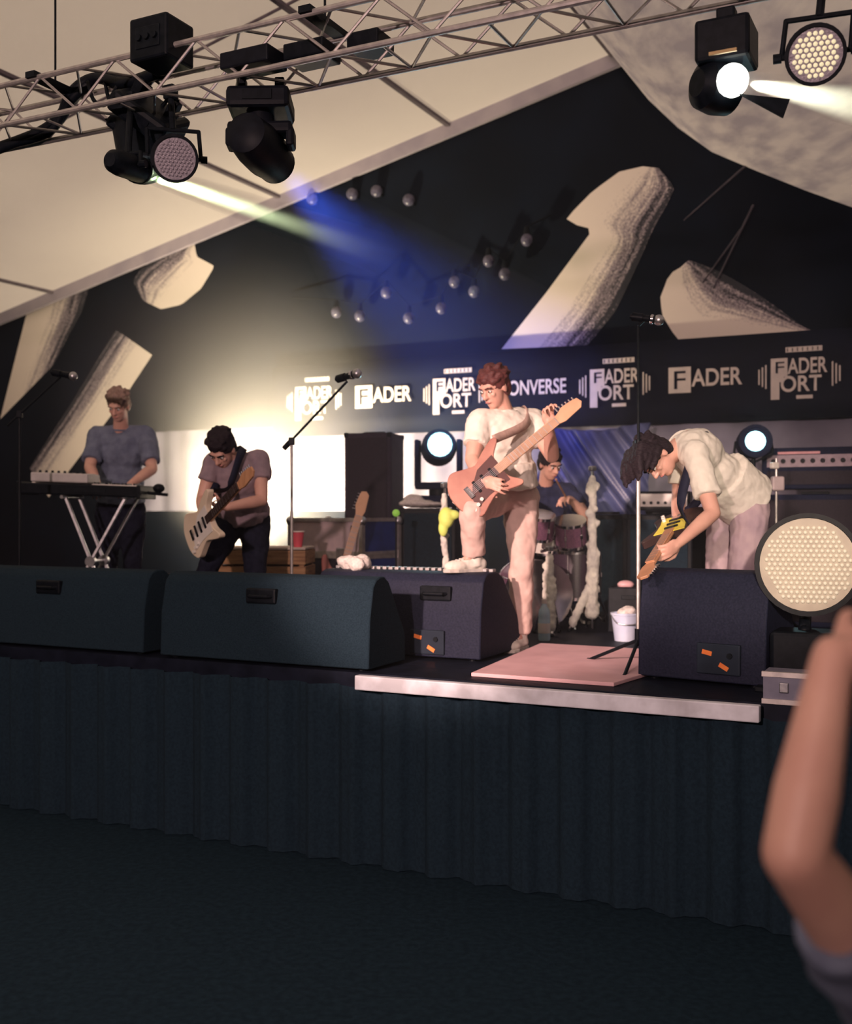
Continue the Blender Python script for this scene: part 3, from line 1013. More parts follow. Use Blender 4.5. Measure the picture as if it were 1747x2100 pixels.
def tripod(root, base, mat, r=0.32, h=0.22, a0=90):
    for k in range(3):
        a = math.radians(a0 + 120 * k)
        e = base + Vector((math.cos(a) * r, math.sin(a) * r, 0.012))
        MB().cyl(base + Z * h, e, 0.010, n=8).build('leg', mat, root)
        MB().ell(e, 0.014, n=8, m=6).build('rubber_foot', BLACK, root, True)
    MB().cyl(base + Z * (h - 0.03), base + Z * (h + 0.06), 0.02, n=12).build('collar', BLACK, root)

PINKG = STEEL
GREENG = CHROME
# boom stand by the bowed guitarist
base = P(598, 1315, 7.31); base.z = SZ
root = thing('microphone_stand', base, 'boom microphone stand slanting up beside the bowed guitarist', 'microphone stand')
tripod(root, base, BLACKM)
topj = Vector((base.x, base.y, P(598, 905, 7.31).z))
MB().cyl(base + Z * 0.2, topj, 0.010, n=10).build('pole', ALU, root, 'auto')
MB().box(topj, (0.04, 0.04, 0.05)).build('boom_clutch', BLACK, root, bevel=0.006)
b0, b1 = P(582, 920, 7.33), P(712, 782, 7.2)
MB().cyl(b0, b1, 0.008, n=10).build('boom', BLACKM, root, 'auto')
MB().cyl(b0, b0 + (b1 - b0) * 0.1, 0.018, n=12).build('counterweight', BLACK, root, 'auto')
mic(root, P(740, 764, 7.15), P(740, 764, 7.15) - P(690, 778, 7.25), PINKG, GREENG, 1.25)
# straight stand by the bent guitarist
base = P(1309, 1380, 6.0); base.z = SZ
root = thing('microphone_stand', base, 'tall straight microphone stand beside the bent-over guitarist', 'microphone stand')
tripod(root, base, BLACKM, 0.37, 0.16, 128)
topj = Vector((base.x, base.y, P(1309, 668, 6.0).z))
MB().cyl(base + Z * 0.2, Vector((base.x, base.y, 2.2)), 0.0115, n=10).build('pole', ALU, root, 'auto')
MB().cyl(Vector((base.x, base.y, 2.19)), topj, 0.008, n=10).build('inner_pole', BLACKM, root, 'auto')
MB().cyl(Vector((base.x, base.y, 2.17)), Vector((base.x, base.y, 2.24)), 0.017, n=12).build('clutch', BLACK, root, 'auto')
MB().cyl(topj, P(1322, 656, 6.0), 0.008, n=8).build('neck', BLACKM, root)
mic(root, P(1362, 658, 5.97), P(1362, 658, 5.97) - P(1316, 652, 6.0), STEEL, GREENG, 1.15)
# keyboard player's stand
base = P(40, 1300, 7.75); base.z = SZ
root = thing('microphone_stand', base, 'dark boom microphone stand with its microphone before the keyboard player', 'microphone stand')
tripod(root, base, BLACKM)
topj = Vector((base.x, base.y, P(40, 850, 7.75).z))
MB().cyl(base + Z * 0.2, topj, 0.010, n=10).build('pole', BLACKM, root, 'auto')
MB().box(topj, (0.04, 0.04, 0.05)).build('boom_clutch', BLACK, root, bevel=0.006)
MB().cyl(topj - (P(125, 772, 7.7) - topj) * 0.3, P(125, 772, 7.7), 0.008, n=10).build('boom', BLACKM, root, 'auto')
mic(root, P(158, 773, 7.68), P(158, 773, 7.68) - P(120, 766, 7.7), PINKG, None, 1.2)

# ---------------------------------------------------------------- keyboard on its stand
kc = P(190, 1006, 8.45)
root = thing('keyboard', kc, 'long black stage keyboard on an X-shaped stand', 'keyboard')
kx = (P(300, 1012, 8.45) - P(60, 1003, 8.6)); kl = 0.98; kx = kx.normalized()
ky = Z.cross(kx); R = Matrix((kx, ky, Z)).transposed()
MB().box(kc - kx * 0.05, (kl, 0.30, 0.085), R).build('case', BLACK, root, bevel=0.012)
MB().box(kc - kx * 0.05 + ky * 0.06 + Z * 0.045, (kl - 0.1, 0.14, 0.012), R).build('keybed', WHITE, root)
for s in (-1, 1):
    MB().box(kc - kx * 0.05 + kx * s * (kl / 2 - 0.01), (0.03, 0.31, 0.10), R).build('end_cheek', BLACKM, root, bevel=0.008)
k0 = None
for k in range(25):
    c = kc - kx * (0.05 + 0.38 - k * 0.0317) + ky * 0.05 + Z * 0.056
    if k0 is None:
        k0 = MB().box(c, (0.014, 0.09, 0.014), R).build('black_key', BLACK, root); c0 = c
    elif k % 7 not in (2, 6):
        copy_child(k0, c - c0, root)
MB().cyl(kc + kx * 0.43, kc + kx * 0.60 - Z * 0.012, 0.012, n=8).build('side_arm', BLACKM, root)
MB().ell(kc + kx * 0.53 + Z * 0.035, (0.045, 0.04, 0.035)).build('arm_knob', BLACK, root, True)
MB().box(kc - ky * 0.152, (0.35, 0.006, 0.03), R).build('socket_strip', BLACKM, root)
# small synth lying on top
sc = kc - kx * 0.22 + Z * 0.088
root = thing('small_synthesizer', sc - Z * 0.045, 'small pale synthesizer lying on the black keyboard', 'synthesizer')
MB().box(sc, (0.46, 0.22, 0.07), R).build('case', M('pale_grey_case', (0.56, 0.53, 0.53), (0.47, 0.45, 0.45), 0.5, 0, 9), root, bevel=0.01)
for k in range(8):
    c = sc - kx * (0.18 - k * 0.05) - ky * 0.05 + Z * 0.035
    MB().cyl(c, c + Z * 0.018, 0.011, 0.009, 10).build('knob', BLACK, root)
MB().box(sc + ky * 0.05 + Z * 0.036, (0.40, 0.09, 0.006), R).build('key_strip', WHITE, root)
# stand
sb_ = Vector((kc.x, kc.y, SZ))
root = thing('keyboard_stand', sb_, 'silver X-shaped stand carrying the black keyboard', 'stand')
for s in (-1, 1):
    o_ = ky * s * 0.11
    zt = kc.z - 0.045
    tl, tr_ = P(148, 1030, 8.45), P(272, 1030, 8.45)
    cr = P(200, 1150, 8.45)
    for tp in (tl, tr_):
        tp = Vector((tp.x, tp.y, zt)) + o_
        c_ = cr + o_
        d = (c_ - tp)
        bot = tp + d * ((zt - SZ - 0.02) / (zt - c_.z))
        MB().box((tp + bot) / 2, (0.034, 0.022, (bot - tp).length), d.to_track_quat('Z', 'Y').to_matrix()).build('leg', STEEL, root, bevel=0.004)
        MB().ell(bot, 0.022, n=10, m=6).build('rubber_foot', BLACK, root, True)
    MB().cyl(cr + o_ - ky * 0.02, cr + o_ + ky * 0.02, 0.04, n=16).build('pivot_disc', STEEL, root, 'auto')
for px_ in (148, 272):
    q = P(px_, 1030, 8.45); q.z = kc.z - 0.05
    MB().cyl(q - ky * 0.17, q + ky * 0.17, 0.014, n=10).build('rest_bar', STEEL, root, 'auto')
MB().cyl(cr - ky * 0.12, cr + ky * 0.12, 0.014, n=10).build('pivot_bolt', STEEL, root)

# ---------------------------------------------------------------- cabinets
def rotz(deg):
    return Matrix.Rotation(math.radians(deg), 3, 'Z')

def cabinet(name, label, cat, px, t, w, d, h, mat, yaw=-26, z0=SZ, grille=None, head=None, corners_=True, parts=None):
    """a speaker cabinet whose front centre stands at pixel column px and depth t"""
    base = P(px, 1050, t); base.z = z0
    R = rotz(yaw)
    root = thing(name, base, label, cat)
    fr = Matrix.Translation(base) @ R.to_4x4()
    MB(fr).box((0, 0, h / 2), (w, d, h)).build('cabinet', mat, root, bevel=0.012)
    if grille:
        MB(fr).box((0, -d / 2 - 0.004, h / 2), (w - 0.07, 0.012, h - 0.08)).build('grille_cloth', grille, root, bevel=0.004)
    if corners_:
        for x_ in (-1, 1):
            for y_ in (-1, 1):
                for z_ in (0, 1):
                    MB(fr).box((x_ * (w / 2 - 0.018), y_ * (d / 2 - 0.018), 0.02 if z_ == 0 else h - 0.018), (0.044, 0.044, 0.044)).build('corner', BLACKM, root, bevel=0.008)
    MB(fr).box((0, 0, h + 0.012), (0.20, 0.03, 0.02)).build('handle', BLACK, root, bevel=0.006)
    return root, fr

PURP = M('purple_black_tolex', (0.055, 0.045, 0.065), (0.035, 0.030, 0.045), 0.7, 0, 90, 0.2)
NAVYT = M('navy_tolex', (0.014, 0.018, 0.05), (0.009, 0.012, 0.03), 0.7, 0, 90, 0.2)
GRC = M('grille_cloth', (0.05, 0.042, 0.055), (0.03, 0.026, 0.034), 0.9, 0, 200, 0.3)
SILV = M('silver_panel', (0.22, 0.17, 0.20), (0.16, 0.12, 0.15), 0.45, 0.3, 20)

tall, fr_t = cabinet('speaker_cabinet', 'tall dark purple speaker cabinet behind the road case', 'speaker', 768, 9.75, 0.42, 0.42, 1.53, PURP, -14, grille=GRC)
amp, fr_a = cabinet('amplifier', 'black amplifier cabinet carrying the cyan-lit moving lamp', 'amplifier', 884, 9.15, 0.46, 0.40, 0.88, BLACK, -8, grille=BLACKC)
c = fr_a @ Vector((-0.02, 0.0, 0.9))
# pale cloth folded on the amplifier
root = thing('folded_cloth', fr_a @ Vector((-0.1, -0.12, 0.9)), 'pale folded cloth lying on the black amplifier before the lamp', 'cloth')
mb = MB()
mb.ell(fr_a @ Vector((-0.10, -0.12, 0.92)), (0.15, 0.09, 0.035)).ell(fr_a @ Vector((-0.13, -0.12, 0.955)), (0.085, 0.07, 0.04)).ell(fr_a @ Vector((0.0, -0.12, 0.915)), (0.12, 0.08, 0.022))
blob(mb, 'cloth', TOWEL, root, 0.008, 3, 0.02, 0.05)
# cyan moving lamp standing on the amplifier
hb = fr_a @ Vector((0.06, 0.02, 0.885))
hC = P(888, 918, 9.1)
root = thing('moving_head_lamp', hb, 'moving lamp with glaring cyan-white lens standing on the black amplifier', 'stage lamp')
MB().box(hb + Z * 0.05, (0.34, 0.28, 0.10), rotz(-10)).build('base', NAVYT, root, bevel=0.02)
MB().cyl(hb + Z * 0.10, hb + Z * 0.15, 0.08, n=18).build('swivel', BLACK, root, 'auto')
MB().box(hb + Z * 0.18, (0.38, 0.13, 0.06), rotz(-10)).build('yoke', NAVYT, root, bevel=0.015)
hz = (hC.z - hb.z)
for k in (-1, 1):
    MB().box(hb + rotz(-10) @ Vector((k * 0.175, 0, 0.18 + (hz - 0.18) / 2 + 0.03)), (0.04, 0.12, hz - 0.10), rotz(-10)).build('yoke_arm', NAVYT, root, bevel=0.012)
aim = Vector((0.05, -1, 0.12)).normalized()
hc2 = Vector((hb.x, hb.y, hC.z))
MB().lathe([(0.06, -0.2), (0.12, -0.17), (0.145, -0.05), (0.145, 0.08), (0.125, 0.15), (0.125, 0.18), (0.105, 0.18), (0.10, 0.16)], hc2, aim, 26).build('head', NAVYT, root, 'auto')
x, y, aim_ = ring_basis(aim)
MB().ell(hc2 + aim * 0.165, (0.10, 0.10, 0.025), Matrix((x, y, aim_)).transposed()).build('lens', CYANLAMP, root, True)
spot('cyan_lamp_light', hc2 + aim * 0.22, hc2 + aim * 3, 25, (0.5, 0.92, 1.0), 90, 0.8, 0.08)

# road case, cornerwise
cc = P(742, 1050, 8.55); cc.z = SZ
ex = Vector((-0.81, 0.585, 0)).normalized(); ey = Vector((0.585, 0.81, 0)).normalized()
w_, d_, h_ = 0.74, 0.46, 0.80
fr = frame3(ex, ey, Z, cc)
root = thing('road_case', fr @ Vector((w_ / 2, d_ / 2, 0)), 'silver-edged road case with a dark front and a blue side, behind the leaning guitar', 'case')
BLUEP = M('blue_laminate', (0.018, 0.04, 0.22), (0.012, 0.028, 0.15), 0.45, 0, 12)
PALEP = M('pale_lid_laminate', (0.55, 0.43, 0.46), (0.46, 0.36, 0.40), 0.5, 0, 12)
MB(fr).box((w_ / 2, d_ / 2, 0.27), (w_ - 0.01, d_ - 0.01, 0.46)).build('body', M('dark_laminate', (0.03, 0.026, 0.04), None, 0.5), root)
MB(fr).box((w_ / 2, d_ / 2, 0.65), (w_ - 0.01, d_ - 0.01, 0.28)).build('lid', PALEP, root)
MB(fr).box((-0.0, d_ / 2, 0.27), (0.012, d_ - 0.06, 0.44)).build('side_panel', BLUEP, root)
MB(fr).box((-0.0, d_ / 2, 0.65), (0.012, d_ - 0.06, 0.26)).build('side_panel', BLUEP, root)
for z_ in (0.045, 0.50, 0.53, h_ - 0.01):
    MB(fr).box((w_ / 2, 0, z_), (w_, 0.024, 0.028)).build('edge_strip', ALU, root)
    MB(fr).box((0, d_ / 2, z_), (0.024, d_, 0.028)).build('edge_strip', ALU, root)
for x_, y_ in ((0, 0), (w_, 0), (0, d_), (w_, d_)):
    MB(fr).box((x_, y_, 0.415), (0.036, 0.036, 0.77)).build('edge_strip', ALU, root)
    for z_ in (0.06, h_ - 0.02):
        MB(fr).ell((x_, y_, z_), 0.038, n=12, m=8).build('ball_corner', STEEL, root, True)
for x_ in (0.2, 0.54):
    MB(fr).box((x_, -0.012, 0.515), (0.09, 0.02, 0.11)).build('latch', STEEL, root, bevel=0.006)
for x_ in (0.08, w_ - 0.08):
    for y_ in (0.08, d_ - 0.08):
        MB(fr).cyl((x_ - 0.015, y_, 0.03), (x_ + 0.015, y_, 0.03), 0.03, n=14).build('castor', BLACK, root)
# low wooden crate
cr_ = P(546, 1050, 8.25); cr_.z = SZ
fr = Matrix.Translation(cr_) @ rotz(-4).to_4x4()
root = thing('wooden_crate', cr_, 'low orange-brown wooden crate behind the bowed guitarist', 'crate')
for k in range(5):
    for s in (-1, 1):
        MB(fr).box((0, s * 0.2, 0.06 + k * 0.115), (0.66, 0.018, 0.10)).build('slat', WOOD_C, root, bevel=0.004)
        MB(fr).box((s * 0.32, 0, 0.06 + k * 0.115), (0.018, 0.38, 0.10)).build('slat', WOOD_C, root, bevel=0.004)
for s in (-1, 1):
    for q in (-1, 1):
        MB(fr).box((s * 0.30, q * 0.18, 0.285), (0.035, 0.03, 0.57)).build('post', WOOD_C, root)
MB(fr).box((0, 0, 0.02), (0.63, 0.38, 0.016)).build('bottom_board', WOOD_C, root)
for k in range(4):
    MB(fr).box((0, -0.155 + k * 0.103, 0.585), (0.66, 0.095, 0.018)).build('lid_board', M('pale_lid_wood', (0.62, 0.52, 0.46), (0.48, 0.40, 0.36), 0.8, 0, 6, 0.1), root, bevel=0.004)
rc = fr @ Vector((0.26, -0.12, 0.594))
root = thing('red_cup', rc, 'red plastic cup on the corner of the wooden crate', 'cup')
MB().lathe([(0.030, 0), (0.045, 0.11), (0.047, 0.112), (0.043, 0.112), (0.029, 0.006)], rc, Z, 18).build('cup_wall', M('red_plastic', (0.75, 0.10, 0.14), None, 0.4), root, 'auto')
MB().lathe([(0.044, 0.108), (0.049, 0.111), (0.049, 0.117), (0.044, 0.117)], rc, Z, 18).build('rim', WHITE, root, 'auto')
# crumpled towels on the purple wedge
for q, (px_, py_, rr) in enumerate(((655, 1160, 0.062), (692, 1160, 0.07))):
    t_ = 6.55
    c = P(px_, py_, t_)
    c.z = SZ + 0.50 + rr * 0.65
    ca, cb_ = ab(c)
    c = S(ca, 5.90, c.z)
    root = thing('white_towel', c - Z * rr * 0.7, ('small crumpled white towel at the end of the purple-grey wedge', 'rolled white towel on the purple-grey wedge beside the crumpled one')[q], 'towel')
    mb = MB()
    for k in range(6):
        mb.ell(c + Vector((random.uniform(-.5, .5) * rr, random.uniform(-.4, .4) * rr, random.uniform(-.3, .2) * rr)), (rr * 0.8, rr * 0.6, rr * 0.55), rotz(random.uniform(0, 180)))
    blob(mb, 'towel', TOWEL, root, 0.007, 2, 0.015, 0.03)

# right-hand backline
cab1, fr1 = cabinet('speaker_cabinet', 'navy speaker cabinet under the amplifier head at the stage side', 'speaker', 1672, 8.35, 0.78, 0.36, 0.98, NAVYT, -26, grille=GRC)
hd = fr1 @ Vector((0, 0, 1.015))
root = thing('guitar_amplifier', hd, 'amplifier head with silver control panel on the navy speaker cabinet', 'amplifier')
frh = Matrix.Translation(hd) @ rotz(-26).to_4x4()
MB(frh).box((0, 0, 0.16), (0.74, 0.28, 0.31)).build('case', NAVYT, root, bevel=0.012)
MB(frh).box((0, -0.143, 0.215), (0.66, 0.01, 0.09)).build('control_panel', SILV, root)
MB(frh).box((0, -0.143, 0.09), (0.66, 0.01, 0.10)).build('grille_cloth', GRC, root)
k0 = None
for k in range(9):
    p = Vector((-0.28 + k * 0.07, -0.15, 0.215))
    if k0 is None:
        k0 = MB(frh).cyl(p, p + Vector((0, -0.02, 0)), 0.017, n=10).build('knob', BLACK, root)
    else:
        copy_child(k0, frh.to_3x3() @ Vector((k * 0.07, 0, 0)), root)
MB(frh).box((-0.1, -0.148, 0.275), (0.3, 0.006, 0.018)).build('badge', M('pink_badge', (0.6, 0.25, 0.28), None, 0.4), root)
# white box on the cabinet edge
root = thing('microphone_stand', Vector((P(1592, 1050, 7.7).x, 7.7, SZ)), 'short stand with pale clips before the navy speaker cabinet', 'microphone stand')
bs0 = wloc(root)
tripod(root, bs0, BLACKM, 0.2, 0.18)
zz = P(1592, 940, 7.7).z
MB().cyl(bs0 + Z * 0.15, Vector((bs0.x, bs0.y, zz)), 0.009, n=8).build('pole', ALU, root)
MB().box(Vector((bs0.x, bs0.y - 0.02, P(1592, 992, 7.7).z)), (0.085, 0.06, 0.10)).build('clip_box', M('pale_pink_plastic', (0.55, 0.45, 0.47), None, 0.5), root, bevel=0.012)
MB().box(Vector((bs0.x - 0.02, bs0.y - 0.02, P(1592, 955, 7.7).z)), (0.06, 0.04, 0.045), rotz(20)).build('clip', WHITE, root, bevel=0.01)
# cyan lamp on a post behind the bent guitarist
base = P(1545, 1050, 8.2); base.z = SZ
hL = P(1545, 907, 8.2)
root = thing('post_lamp', base, 'round lamp with cyan-white lens on a black post behind the bent-over guitarist', 'stage lamp')
MB().cyl(base, base + Z * 0.02, 0.16, n=24).build('base_plate', BLACKM, root, 'auto')
MB().cyl(base, Vector((base.x, base.y, hL.z - 0.12)), 0.016, n=10).build('post', BLACKM, root, 'auto')
aim = Vector((-0.1, -1, 0.05)).normalized()
x, y, aim_ = ring_basis(aim)
MB().lathe([(0.06, -0.16), (0.11, -0.12), (0.122, 0.0), (0.122, 0.09), (0.10, 0.09), (0.10, 0.07)], hL, aim, 26).build('housing', NAVYT, root, 'auto')
MB().ell(hL + aim * 0.075, (0.075, 0.075, 0.02), Matrix((x, y, aim_)).transposed()).build('lens', CYANLAMP, root, True)
MB().tube([hL + x * 0.13, hL + x * 0.14 - Z * 0.08, hL - Z * 0.15, hL - x * 0.14 - Z * 0.08, hL - x * 0.13], 0.009).build('yoke', BLACKM, root)
spot('post_lamp_light', hL + aim * 0.14, hL + aim * 3, 15, (0.5, 0.92, 1.0), 80, 0.8, 0.06)
# dark cabinets between the drums and the bent guitarist
cab2, fr2 = cabinet('speaker_cabinet', 'black speaker cabinet between the drums and the tall microphone stand', 'speaker', 1246, 9.2, 0.42, 0.34, 0.83, BLACK, -26, grille=BLACKC)
cab3, fr3 = cabinet('speaker_cabinet', 'black speaker cabinet under the white-fronted amplifier head', 'speaker', 1362, 8.8, 0.52, 0.34, 0.83, BLACK, -26, grille=BLACKC)
hd = fr3 @ Vector((0, 0, 0.862))
root = thing('guitar_amplifier', hd, 'small amplifier head with bright white front behind the bowed head', 'amplifier')
frh = Matrix.Translation(hd) @ rotz(-20).to_4x4()
MB(frh).box((0, 0, 0.075), (0.42, 0.22, 0.15)).build('case', BLACK, root, bevel=0.01)
MB(frh).box((0, -0.112, 0.08), (0.38, 0.008, 0.10)).build('control_panel', WHITE, root)
for k in range(6):
    MB(frh).cyl((-0.14 + 0.055 * k, -0.116, 0.06), (-0.14 + 0.055 * k, -0.13, 0.06), 0.012, n=10).build('knob', BLACK, root)

# ---------------------------------------------------------------- big LED lamp at the right
lc_ = P(1657, 1158, 5.3)
aim = Vector((-0.28, -1, 0.03)).normalized()
base = Vector((lc_.x + 0.02, lc_.y + 0.06, SZ))
root = thing('led_flood_lamp', base, 'large round LED flood lamp with cream dotted face at the corner of the stage', 'stage lamp')
CREAML = M('cream_led_lens', (0.76, 0.73, 0.60), (0.66, 0.62, 0.50), 0.35, 0, 12, 0, emit=(1.0, 0.90, 0.66), estr=0.12)
CREAMB = M('cream_led_plate', (0.46, 0.41, 0.32), (0.38, 0.33, 0.26), 0.5, 0, 12, 0)
rL = 0.216
MB().lathe([(0.10, -0.22), (0.19, -0.19), (0.246, -0.06), (0.246, 0.02), (0.224, 0.02), (0.224, 0.005)], lc_, aim, 40).build('housing', BLACK, root, 'auto')
MB().lathe([(rL + .006, 0), (rL + .006, 0.008)], lc_, aim, 40).build('face_plate', CREAMB, root, 'auto')
led_face(root, lc_ + aim * 0.010, aim, rL, CREAML, 8, 0.0105)
x, y, aim_ = ring_basis(aim)
pb_ = Vector((lc_.x, lc_.y + 0.05, lc_.z - 0.32))
MB().chain([lc_ - aim * 0.16, lc_ - aim * 0.20 - Z * 0.24, pb_], [0.03, 0.028, 0.03]).build('bracket', BLACK, root, True)
MB().box(Vector((lc_.x, lc_.y + 0.03, (SZ + 0.02 + lc_.z - 0.33) / 2)), (0.30, 0.26, lc_.z - 0.30 - SZ - 0.02), rotz(-26)).build('ballast_box', BLACK, root, bevel=0.02)
MB().cyl(lc_ - aim * 0.20 - x * 0.05, lc_ - aim * 0.20 + x * 0.05, 0.04, n=14).build('knob', BLACK, root)
MB().box(Vector((lc_.x, lc_.y + 0.03, SZ + 0.012)), (0.42, 0.38, 0.024), rotz(-26)).build('base_plate', BLACKM, root, bevel=0.006)
# grey case hanging at the edge
root = thing('flight_case', S(-0.70, 5.17, SZ), 'shallow grey-blue case at the stage edge below the LED flood lamp', 'case')
fr = stage_frame(-0.70, 5.17, SZ)
MB(fr).box((0, 0.0, 0.07), (0.34, 0.16, 0.14)).build('body', M('grey_blue_laminate', (0.22, 0.22, 0.30), (0.15, 0.15, 0.22), 0.5, 0, 8, 0.1), root)
for z_ in (0.012, 0.132):
    MB(fr).box((0, -0.08, z_), (0.35, 0.02, 0.022)).build('edge_strip', ALU, root)
for x_ in (-0.08, 0.08):
    MB(fr).box((x_, -0.086, 0.075), (0.04, 0.012, 0.045)).build('latch', STEEL, root, bevel=0.004)

# ---------------------------------------------------------------- floor lamp flooding the backcloth at the left
fl_ = P(436, 1050, 10.1); fl_.z = SZ
root = thing('floor_wash_lamp', fl_, 'floor wash lamp behind the bowed guitarist flooding the backcloth with warm light', 'stage lamp')
hl = fl_ + Z * 0.62
aimL = (W * 0.95 + Z * 0.42 - U * 0.0).normalized()
x, y, aim_ = ring_basis(aimL)
MB().lathe([(0.05, -0.15), (0.09, -0.12), (0.11, 0), (0.11, 0.08), (0.095, 0.08), (0.09, 0.06)], hl, aimL, 24).build('housing', BLACKM, root, 'auto')
MB().ell(hl + aimL * 0.065, (0.088, 0.088, 0.015), Matrix((x, y, aim_)).transposed()).build('lens', WARMLAMP, root, True)
MB().tube([hl + x * 0.12, hl + x * 0.13 - Z * 0.2, hl - x * 0.13 - Z * 0.2, hl - x * 0.12], 0.01).build('yoke', BLACKM, root)
MB().cyl(fl_, hl - Z * 0.2, 0.018, n=10).build('post', BLACKM, root)
MB().cyl(fl_, fl_ + Z * 0.025, 0.16, n=24).build('base_plate', BLACKM, root, 'auto')
spot('floor_wash_light', hl + aimL * 0.12, hl + aimL * 3 + Z * 0.25, 2500, (1.0, 0.81, 0.54), 150, 0.9, 0.09)
gp = P(465, 840, 10.2)
bm_ = MB().ell(gp, (1.75, 1.3, 1.7), None, 24, 14)
o = bm_.build('glowing_smoke', None, base=gp)
o.data.materials.append(volume_mat('warm_smoke', 0.60, (1.0, 0.98, 0.96), 0.0, falloff=1.75))
tag(o, 'warm smoke glowing around the floor wash lamp behind the left players', 'smoke', None, 'stuff')
# ------------------------------------------------------------------ drums
def drum(root, c, axis, r, depth, shell, lugs=6, name='drum'):
    axis = axis.normalized()
    p0, p1 = c - axis * depth / 2, c + axis * depth / 2
    MB().lathe([(r, 0), (r, depth)], p0, axis, 28).build('shell', shell, root, 'auto')
    for p, s in ((p0, -1), (p1, 1)):
        MB().lathe([(r * 0.98, 0), (r * 1.03, 0), (r * 1.03, 0.022), (r * 0.98, 0.022)], p - axis * 0.011, axis, 28).build('hoop', CHROME, root, 'auto')
        MB().lathe([(r * 0.97, 0), (r * 0.97, 0.004)], p + axis * s * 0.004 - axis * 0.002, axis, 28).build('drum_head', M('drum_skin', (0.75, 0.68, 0.68), (0.66, 0.6, 0.6), 0.5, 0, 6), root, 'auto')
    x = axis.orthogonal().normalized(); y = axis.cross(x)
    for k in range(lugs):
        a = 2 * math.pi * k / lugs + 0.3
        e = (x * math.cos(a) + y * math.sin(a)) * (r * 1.015)
        MB().cyl(c + e - axis * depth * 0.45, c + e + axis * depth * 0.45, 0.005, n=6).build('tension_rod', CHROME, root)
        MB().box(c + e, (0.02, 0.02, 0.035), axis.to_track_quat('Z', 'Y').to_matrix()).build('lug', CHROME, root, bevel=0.004)

MAROON = M('purple_sparkle_shell', (0.22, 0.10, 0.16), (0.12, 0.06, 0.11), 0.3, 0.1, 120)
tk = 8.15
kb = P(1092, 1050, tk); kb.z = SZ
root = thing('bass_drum', kb, 'purple bass drum standing on the deck behind the standing guitarist', 'drum', None)
drum(root, kb + Z * 0.255, Vector((0.15, -1, 0)), 0.245, 0.36, MAROON, 8)
for s in (-1, 1):
    e = kb + Vector((s * 0.30, -0.12, 0.0))
    MB().cyl(kb + Vector((s * 0.25, 0.0, 0.24)), e, 0.010, n=8).build('spur', CHROME, root)
def tom(label, px, py, t, r, d, axis):
    c = P(px, py, t)
    root = thing('tom_drum', c - Z * d * 0.5, label, 'drum', 'tom drums of the kit')
    drum(root, c, axis, r, d, MAROON, 6)
    return root, c
t1, c1 = tom('purple tom drum mounted over the bass drum, next to the standing guitarist', 1104, 1078, 8.0, 0.112, 0.16, Vector((0.1, -0.35, 1)))
MB().cyl(c1 - Z * 0.08, kb + Z * 0.56, 0.012, n=8).build('mount_post', CHROME, t1)
t2, c2 = tom('purple tom drum mounted over the bass drum, tilted toward the wrapped stand', 1170, 1092, 8.05, 0.115, 0.17, Vector((-0.1, -0.40, 1)))
MB().cyl(c2 - Z * 0.08, kb + Vector((0.06, 0, 0.56)), 0.012, n=8).build('mount_post', CHROME, t2)
# snare low on a stand
sc_ = P(1128, 1116, 8.56)
root = thing('snare_drum', Vector((sc_.x, sc_.y, SZ)), 'white snare drum on a low chrome stand among the toms', 'drum')
drum(root, sc_, Vector((0, -0.1, 1)), 0.15, 0.13, WHITE, 8)
MB().cyl(Vector((sc_.x, sc_.y, SZ + 0.15)), sc_ - Z * 0.08, 0.012, n=8).build('pole', CHROME, root)
for k in range(3):
    a = math.radians(30 + 120 * k)
    MB().cyl(Vector((sc_.x, sc_.y, SZ + 0.2)), Vector((sc_.x + 0.25 * math.cos(a), sc_.y + 0.25 * math.sin(a), SZ + 0.01)), 0.009, n=8).build('leg', CHROME, root)
    MB().cyl(sc_ - Z * 0.10, sc_ + Vector((0.15 * math.cos(a), 0.15 * math.sin(a), -0.07)), 0.008, n=8).build('basket_arm', CHROME, root)
fc = P(1182, 1195, 8.3)
root = thing('floor_tom', Vector((fc.x, fc.y, SZ)), 'dark purple floor tom on three chrome legs by the wrapped stand', 'drum')
drum(root, Vector((fc.x, fc.y, SZ + 0.38)), Z, 0.18, 0.34, M('deep_purple_shell', (0.05, 0.03, 0.05), (0.03, 0.02, 0.03), 0.35, 0.1, 90), 6)
for k in range(3):
    a = math.radians(60 + 120 * k)
    q = Vector((fc.x + 0.195 * math.cos(a), fc.y + 0.195 * math.sin(a), SZ))
    MB().cyl(q, q + Z * 0.5, 0.009, n=8).build('leg', CHROME, root)
def cymbal_stand(label, px, t, py, r, tilt):
    base = P(px, 1050, t); base.z = SZ
    c = Vector((base.x, base.y, P(px, py, t).z))
    root = thing('cymbal_stand', base, label, 'cymbal')
    tripod(root, base, CHROME, 0.26)
    MB().cyl(base + Z * 0.18, c + Z * 0.04, 0.009, n=8).build('pole', CHROME, root)
    MB().lathe([(0.02, 0.022), (0.05, 0.018), (r * 0.3, 0.008), (r, -0.014), (r, -0.017), (r * 0.3, 0.004), (0.03, 0.012)], c, Z + tilt, 32).build('cymbal', M('bronze', (0.65, 0.45, 0.24), (0.5, 0.33, 0.16), 0.3, 0.9, 30, 0.05), root, 'auto')
    MB().cyl(c + Z * 0.02, c + Z * 0.05, 0.014, n=10).build('wing_nut', BLACK, root)
    return root
cymbal_stand('bronze cymbal on a chrome stand behind the standing guitarist', 1052, 8.5, 1020, 0.19, Vector((0.1, -0.25, 0)))
cymbal_stand('bronze cymbal on a chrome stand between the drummer and the wrapped stand', 1172, 8.75, 1070, 0.16, Vector((-0.1, -0.3, 0)))

